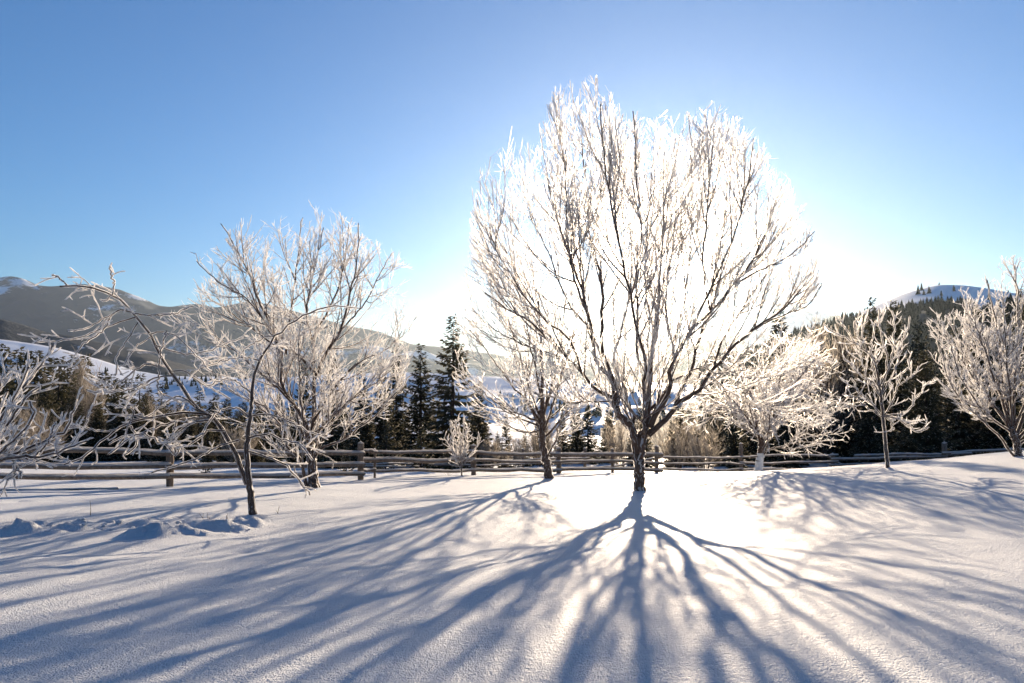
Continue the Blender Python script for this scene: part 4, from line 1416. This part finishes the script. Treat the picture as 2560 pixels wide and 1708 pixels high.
BUSH = [(95, 1000, 38, 230, 'round grey frosted bush behind the left edge branches', 'frost_gold'),
        (195, 912, 64, 80, 'pale frosted birch tucked between the left wood spruces', 'frost_gold'),
        (225, 965, 50, 80, 'tawny bush in the middle of the left wood', 'frost_gold'), (380, 1000, 50, 90, 'tawny bush at the right end of the left wood', 'frost_gold'),
        (440, 1010, 50, 110, 'pale thicket behind the bend of the leaning young tree', 'frost_gold'), (600, 1060, 40, 110, 'pale thicket behind the stem of the leaning tree', 'frost_gold'),
        (1280, 1085, 35, 110, 'golden frosted bush behind the fence left of the slim tree', 'frost_gold'), (1225, 1090, 33, 70, 'small golden bush between two fence posts', 'frost_gold'),
        (1690, 1040, 36, 170, 'tangled tawny bush right of the big trunk behind the fence', 'frost_gold'), (1760, 1060, 34, 130, 'tangled bush between the big trunk and the fruit tree', 'frost_gold'),
        (1560, 1040, 40, 150, 'brownish bush straight behind the big trunk', 'frost_gold'), (2053, 820, 46, 190, 'tall pale golden birch behind the fruit tree', 'frost_gold'),
        (2120, 865, 48, 130, 'golden birch between fruit tree and sapling', 'frost_gold'), (1990, 860, 47, 130, 'golden birch behind the right of the fruit tree crown', 'frost_gold'),
        (1360, 1040, 36, 120, 'tawny bush behind the fork of the slim tree', 'frost_gold')]
for k, (px, top, Y, w, lab, mt) in enumerate(BUSH):
    bush(px, top, Y, w, lab, 300 + k, mt)


# ------------------------------------------------------------------ rail fences
def wob_tube(p0, p1, r0, r1, seed, sides=9, n=16, wob=.02, sagz=0.0, name='rail'):
    rng = np.random.default_rng(seed)
    t = np.linspace(0, 1, n)
    P = p0[None] * (1 - t[:, None]) + p1[None] * t[:, None]
    q = np.stack([t * 2.3 + seed, np.zeros(n)], -1)
    P[:, 2] += wob * 2 * fbm(q * 1.5, 2, seed) - sagz * np.sin(np.pi * t)
    P[:, 1] += wob * 2 * fbm(q * 1.5 + 40, 2, seed)
    rad = (r0 + (r1 - r0) * t) * (1 + .18 * fbm(q * 5, 2, seed + 2))
    g = Geo()
    g.tubes(P[None], rad[None], sides)
    # flat butt ends
    idx0 = np.arange(sides)
    g.add(np.concatenate([g.V[0][:sides], P[:1]]), None, np.stack([np.roll(idx0, -1), idx0, np.full(sides, sides)], -1))
    return g, P, rad


def frost_strip(P, rad, seed, h=.020, name='frost'):
    """ragged hoar ridge along the top and shoulders of a rail"""
    rng = np.random.default_rng(seed)
    T = nrm(np.gradient(P, axis=0))
    sidev = nrm(np.cross(T, [0, 0, 1.0]))
    upv = np.cross(sidev, T)
    m = 40
    t = np.linspace(0, len(P) - 1.001, m)
    i = t.astype(int)
    f = (t - i)[:, None]
    C = P[i] * (1 - f) + P[i + 1] * f
    rr = (rad[i] * (1 - f[:, 0]) + rad[i + 1] * f[:, 0])[:, None]
    s, u = sidev[i], upv[i]
    a = np.radians([-78, -45, 0, 45, 78])
    V = []
    for k, aa in enumerate(a):
        hh = h * (.35 + .9 * rng.random((m, 1))) if 0 < k < 4 else -0.004
        V.append(C + (s * math.sin(aa) + u * math.cos(aa)) * (rr + hh))
    V = np.stack(V, 1).reshape(-1, 3)
    idx = np.arange(m * 5).reshape(m, 5)
    Q = np.stack([idx[:-1, :-1], idx[:-1, 1:], idx[1:, 1:], idx[1:, :-1]], -1).reshape(-1, 4)
    g = Geo()
    g.add(V, Q)
    frost_spikes(rng, g, P[None], rad[None], 160, .024, .005, .6)
    return g


SEED = [500]


def add_post(root, px, top, bot, Y, w_px, off=np.zeros(3), rounded=True):
    SEED[0] += 1
    s = SEED[0]
    b = at(px, bot, Y)
    tpt = at(px, top, Y)
    b[2] = min(b[2], gz(b[0], b[1])) - .2
    r = w_px / F * Y * .5
    n = 10
    t = np.linspace(0, 1, n)
    P = b[None] * (1 - t[:, None]) + tpt[None] * t[:, None]
    rng = np.random.default_rng(s)
    P[:, 0] += rng.normal(0, .006, n)
    rad = r * (1 + .06 * rng.normal(size=n)) * np.ones(n)
    P[-1, 2] -= r * .45
    P = np.concatenate([P, [[tpt[0], tpt[1], tpt[2] - r * .12]], [[tpt[0], tpt[1], tpt[2]]]])
    rad = np.concatenate([rad, [r * .78, r * .35]])
    P -= off
    g = Geo()
    g.tubes(P[None], rad[None], 10)
    po = obj('post', g.mesh('post'), M['wood'], root)
    # frost cap
    cg = Geo()
    capP = np.stack([P[-3], P[-2], P[-1] + [0, 0, .004]])
    cr = rad[-3:] + np.array([.006, .012, .012])
    capP[0, 2] += .015
    cg.tubes(capP[None], cr[None], 10)
    frost_spikes(rng, cg, P[None], rad[None], 260, .02, .005)
    tag(obj('frost_cap', cg.mesh('frost_cap', False), M['frost'], po), kind='stuff')


def add_rail(root, a, b, w0, w1, off, seed=None, wob=.05, yoff=-.10):
    """a, b = (px, py, Y); widths in pixels"""
    SEED[0] += 1
    s = SEED[0]
    p0, p1 = at(*a), at(*b)
    p0[1] += yoff
    p1[1] += yoff
    p0 -= off
    p1 -= off
    g, P, rad = wob_tube(p0, p1, w0 / F * a[2] * .5, w1 / F * b[2] * .5, s, wob=wob)
    ro = obj('rail', g.mesh('rail'), M['wood'], root)
    tag(obj('frost', frost_strip(P, rad, s).mesh('frost', False), M['frost'], ro), kind='stuff')


def fence(label, origin):
    o = np.array([origin[0], origin[1], gz(origin[0], origin[1])])
    r = empty('rail_fence', tuple(o))
    tag(r, label, 'fence', 'wooden rail fences')
    return r, o


ZA = lambda x, y: (x * .2979, 1080 + y * .2979)
p = at(425, 1214, 19.3)
r1, o1 = fence('near log rail fence with three thick rails at the left', p)
add_post(r1, *(425,), 1112, 1215, 19.35, 17.5, o1)
add_post(r1, 902, 1106, 1198, 22.0, 14.5, o1)
for (ya, yb, yc, wa, wc) in [(1121, 1132, 1135, 14, 12.5), (1165, 1164, 1160, 15, 12), (1195, 1191, 1185, 14, 11.5)]:
    add_rail(r1, (-120, ya - 3, 17.6), (430, yb, 19.25), wa + 1, wa - 1, o1)
    add_rail(r1, (418, yb, 19.25), (912, yc + (0 if ya > 1130 else 0), 21.95), wa - 1, wc - 1, o1, yoff=-.13)
add_post(r1, -60, 1108, 1222, 17.7, 18.5, o1)
add_rail(r1, (-140, 1223, 17.2), (310, 1219, 18.3), 7, 5, o1, wob=.02, yoff=-.3)

p = at(1182, 1190, 24)
r2, o2 = fence('middle stretch of rail fence from the corner post to past the big trunk', p)
add_post(r2, 937, 1123, 1194, 22.55, 6, o2)
add_post(r2, 1184, 1112, 1190, 24.0, 13, o2)
add_post(r2, 1397, 1119, 1184, 25.5, 12.2, o2)
add_post(r2, 1531, 1122, 1181, 26.1, 8.4, o2)
add_post(r2, 1642, 1115, 1182, 26.8, 10, o2)
add_rail(r2, (905, 1126, 22.1), (944, 1127, 22.5), 7.5, 7.5, o2)
for (a, b, c, d, wa, wb) in [(1130, 1131, 1136, 1138, 8.5, 9.5), (1151, 1152, 1153, 1155, 11.5, 6.5), (1177, 1175, 1174, 1174, 7.5, 8.5)]:
    add_rail(r2, (925 if wa < 11 else 908, a, 22.5), (1190, b, 23.95), wa, wa - .5, o2)
    add_rail(r2, (1178, b, 23.95), (1402, c, 25.45), wb, wb, o2, yoff=-.13)
    add_rail(r2, (1392, c, 25.45), (1654, d, 26.75), wb, wb, o2)
add_rail(r2, (905, 1174, 22.15), (940, 1175, 22.5), 6, 6, o2)

p = at(1851, 1179, 28.5)
r3, o3 = fence('thin rail fence stretch behind the limewashed fruit tree', p)
add_post(r3, 1852, 1108, 1180, 28.5, 10, o3)
add_post(r3, 2082, 1134, 1173, 29.5, 10, o3)
for (a, b, c) in [(1145, 1141, 1137), (1159, 1158, 1153), (1173, 1173, 1171)]:
    add_rail(r3, (1640, a, 26.9), (1856, b, 28.45), 4.6, 4.4, o3)
    add_rail(r3, (1848, b, 28.45), (2092, c, 29.45), 4.4, 4.6, o3, yoff=-.13)

p = at(2361, 1160, 28)
r4, o4 = fence('rising rail fence at the right behind the sapling', p)
add_post(r4, 2361, 1106, 1165, 28.0, 12, o4)
add_rail(r4, (2075, 1148, 29.4), (2365, 1140, 28), 6, 6, o4)
add_rail(r4, (2130, 1137, 29.2), (2420, 1132, 27.8), 5.5, 6, o4, yoff=-.22)
add_rail(r4, (2070, 1164, 29.4), (2360, 1156, 28), 5, 5.5, o4)
add_rail(r4, (2320, 1149, 28.2), (2640, 1136, 27.5), 6, 6, o4, yoff=-.25)
add_rail(r4, (2350, 1132, 28), (2660, 1121, 27.5), 6.5, 6.5, o4)
add_rail(r4, (2062, 1136, 29.6), (2130, 1176, 29.2), 4, 4, o4, yoff=.1)
add_post(r4, 2630, 1095, 1155, 27.5, 12, o4)

p = at(1462, 1168, 33)
r5, o5 = fence('second low rail fence with spindly posts behind the middle stretch', p)
add_post(r5, 1308, 1122, 1172, 31.0, 6.5, o5)
add_post(r5, 1462, 1120, 1168, 33.0, 8, o5)
add_post(r5, 1060, 1140, 1180, 29.5, 5, o5)
for (ya, yb, yc) in [(1160, 1150, 1144), (1165, 1160, 1156)]:
    add_rail(r5, (860, ya, 28.3), (1062, ya - 1, 29.5), 4, 4, o5)
    add_rail(r5, (1055, ya - 1, 29.5), (1312, yb, 31.0), 3.6, 3.6, o5, yoff=-.14)
    add_rail(r5, (1304, yb, 31.0), (1472, yc, 33.0), 3.4, 3.6, o5)
add_rail(r5, (1500, 1170, 31), (1640, 1145, 31.5), 4, 4, o5)


# ------------------------------------------------------------------ dry stalks poking through the snow
def tuft(px, py, Y, h, n, label, seed, lean=.35):
    rng = np.random.default_rng(seed)
    p = at(px, py, Y)
    g = gz(p[0], p[1])
    a = rng.random(n) * 6.28
    S = np.stack([rng.normal(0, .04, n), rng.normal(0, .04, n), np.full(n, -.03)], -1)
    D = nrm(np.stack([np.cos(a) * lean, np.sin(a) * lean, np.ones(n)], -1))
    P = grow(rng, S, D, h * (.5 + .6 * rng.random(n)), 5, .08, -.25)
    gg = Geo()
    gg.tubes(P, np.linspace(.0045, .002, 6)[None].repeat(n, 0), 3)
    frost_spikes(rng, gg, P, np.full((n, 6), .003), 60, .006, .002)
    o = obj('dry_grass_tuft', gg.mesh('dry_grass_tuft'), M['grass'], None, (p[0], p[1], g))
    tag(o, label, 'grass tuft', 'dry stalks in the snow')


tuft(1645, 1226, 16.0, .3, 7, 'dry stalks right beside the big trunk', 1, .8)
tuft(1535, 1229, 16.1, .12, 6, 'short dry stalks left of the big trunk', 2, 1.2)
tuft(1700, 1226, 16.2, .14, 9, 'flattened dry stalks right of the big trunk', 3, 1.8)
tuft(222, 1283, 11.3, .28, 2, 'single tall stalk in the snow at the left', 4, .2)
tuft(515, 1291, 10.8, .14, 4, 'short stalks left of the young tree foot', 5, .5)
tuft(562, 1296, 10.6, .12, 4, 'short stalks just before the young tree foot', 6, .5)
tuft(700, 1281, 11.4, .2, 2, 'thin stalk right of the young tree foot', 7, .3)
tuft(1120, 1190, 23.6, .3, 8, 'dry grass at the foot of the fence post', 8, .6)

def snow_clods():
    rng = np.random.default_rng(909)
    g = Geo()
    me = bpy.data.meshes.new('ball')
    import bmesh
    bm = bmesh.new()
    bmesh.ops.create_icosphere(bm, subdivisions=2, radius=1)
    V0 = np.array([v.co[:] for v in bm.verts])
    T0 = np.array([[v.index for v in f.verts] for f in bm.faces])
    bm.free()
    bpy.data.meshes.remove(me)
    for k in range(80):
        px = 20 + 630 * rng.random()
        q = at(px, 1318 - .02 * px + rng.normal(0, 9), 9.4 + 1.1 * rng.random())
        r = .012 + .026 * rng.random() ** 2
        V = V0 * (1 + .7 * fbm(V0 * 1.6 + k * 3.1, 2, k))[:, None] * r * np.array([1.25, 1.1, .75])
        g.add(V + np.array([q[0], q[1], gz(q[0], q[1]) + r * .25]), None, T0)
    tag(obj('snow_clods', g.mesh('snow_clods'), M['snow']), 'crumbled snow clods along the trodden track at the left', kind='stuff')


snow_clods()

# ------------------------------------------------------------------ haze: cold air between the field and the far ridges
def build_haze():
    zt = max((o.matrix_basis @ Vector(c)).z for o in bpy.data.objects if o.type == 'MESH' and o.parent is None for c in o.bound_box)
    zb = -70.0
    X0, X1, Y0, Y1 = -6900, 6900, -6900, 6900
    V = [(x, y, z) for z in (zb, zt + 15) for (x, y) in ((X0, Y0), (X1, Y0), (X1, Y1), (X0, Y1))]
    Fc = [(0, 3, 2, 1), (4, 5, 6, 7), (0, 1, 5, 4), (1, 2, 6, 5), (2, 3, 7, 6), (3, 0, 4, 7)]
    me = bpy.data.meshes.new('haze')
    me.from_pydata(V, [], Fc)
    m = bpy.data.materials.new('haze')
    m.use_nodes = True
    nt = m.node_tree
    nt.nodes.clear()
    out = nt.nodes.new('ShaderNodeOutputMaterial')
    pv = nt.nodes.new('ShaderNodeVolumePrincipled')
    pv.inputs['Color'].default_value = (0.74, 0.89, 1.0, 1)
    pv.inputs['Density'].default_value = 3.8e-5
    pv.inputs['Anisotropy'].default_value = 0.64
    nt.links.new(pv.outputs[0], out.inputs['Volume'])
    o = obj('haze', me, m)
    tag(o, 'thin pale haze filling the valley air', kind='stuff')


build_haze()
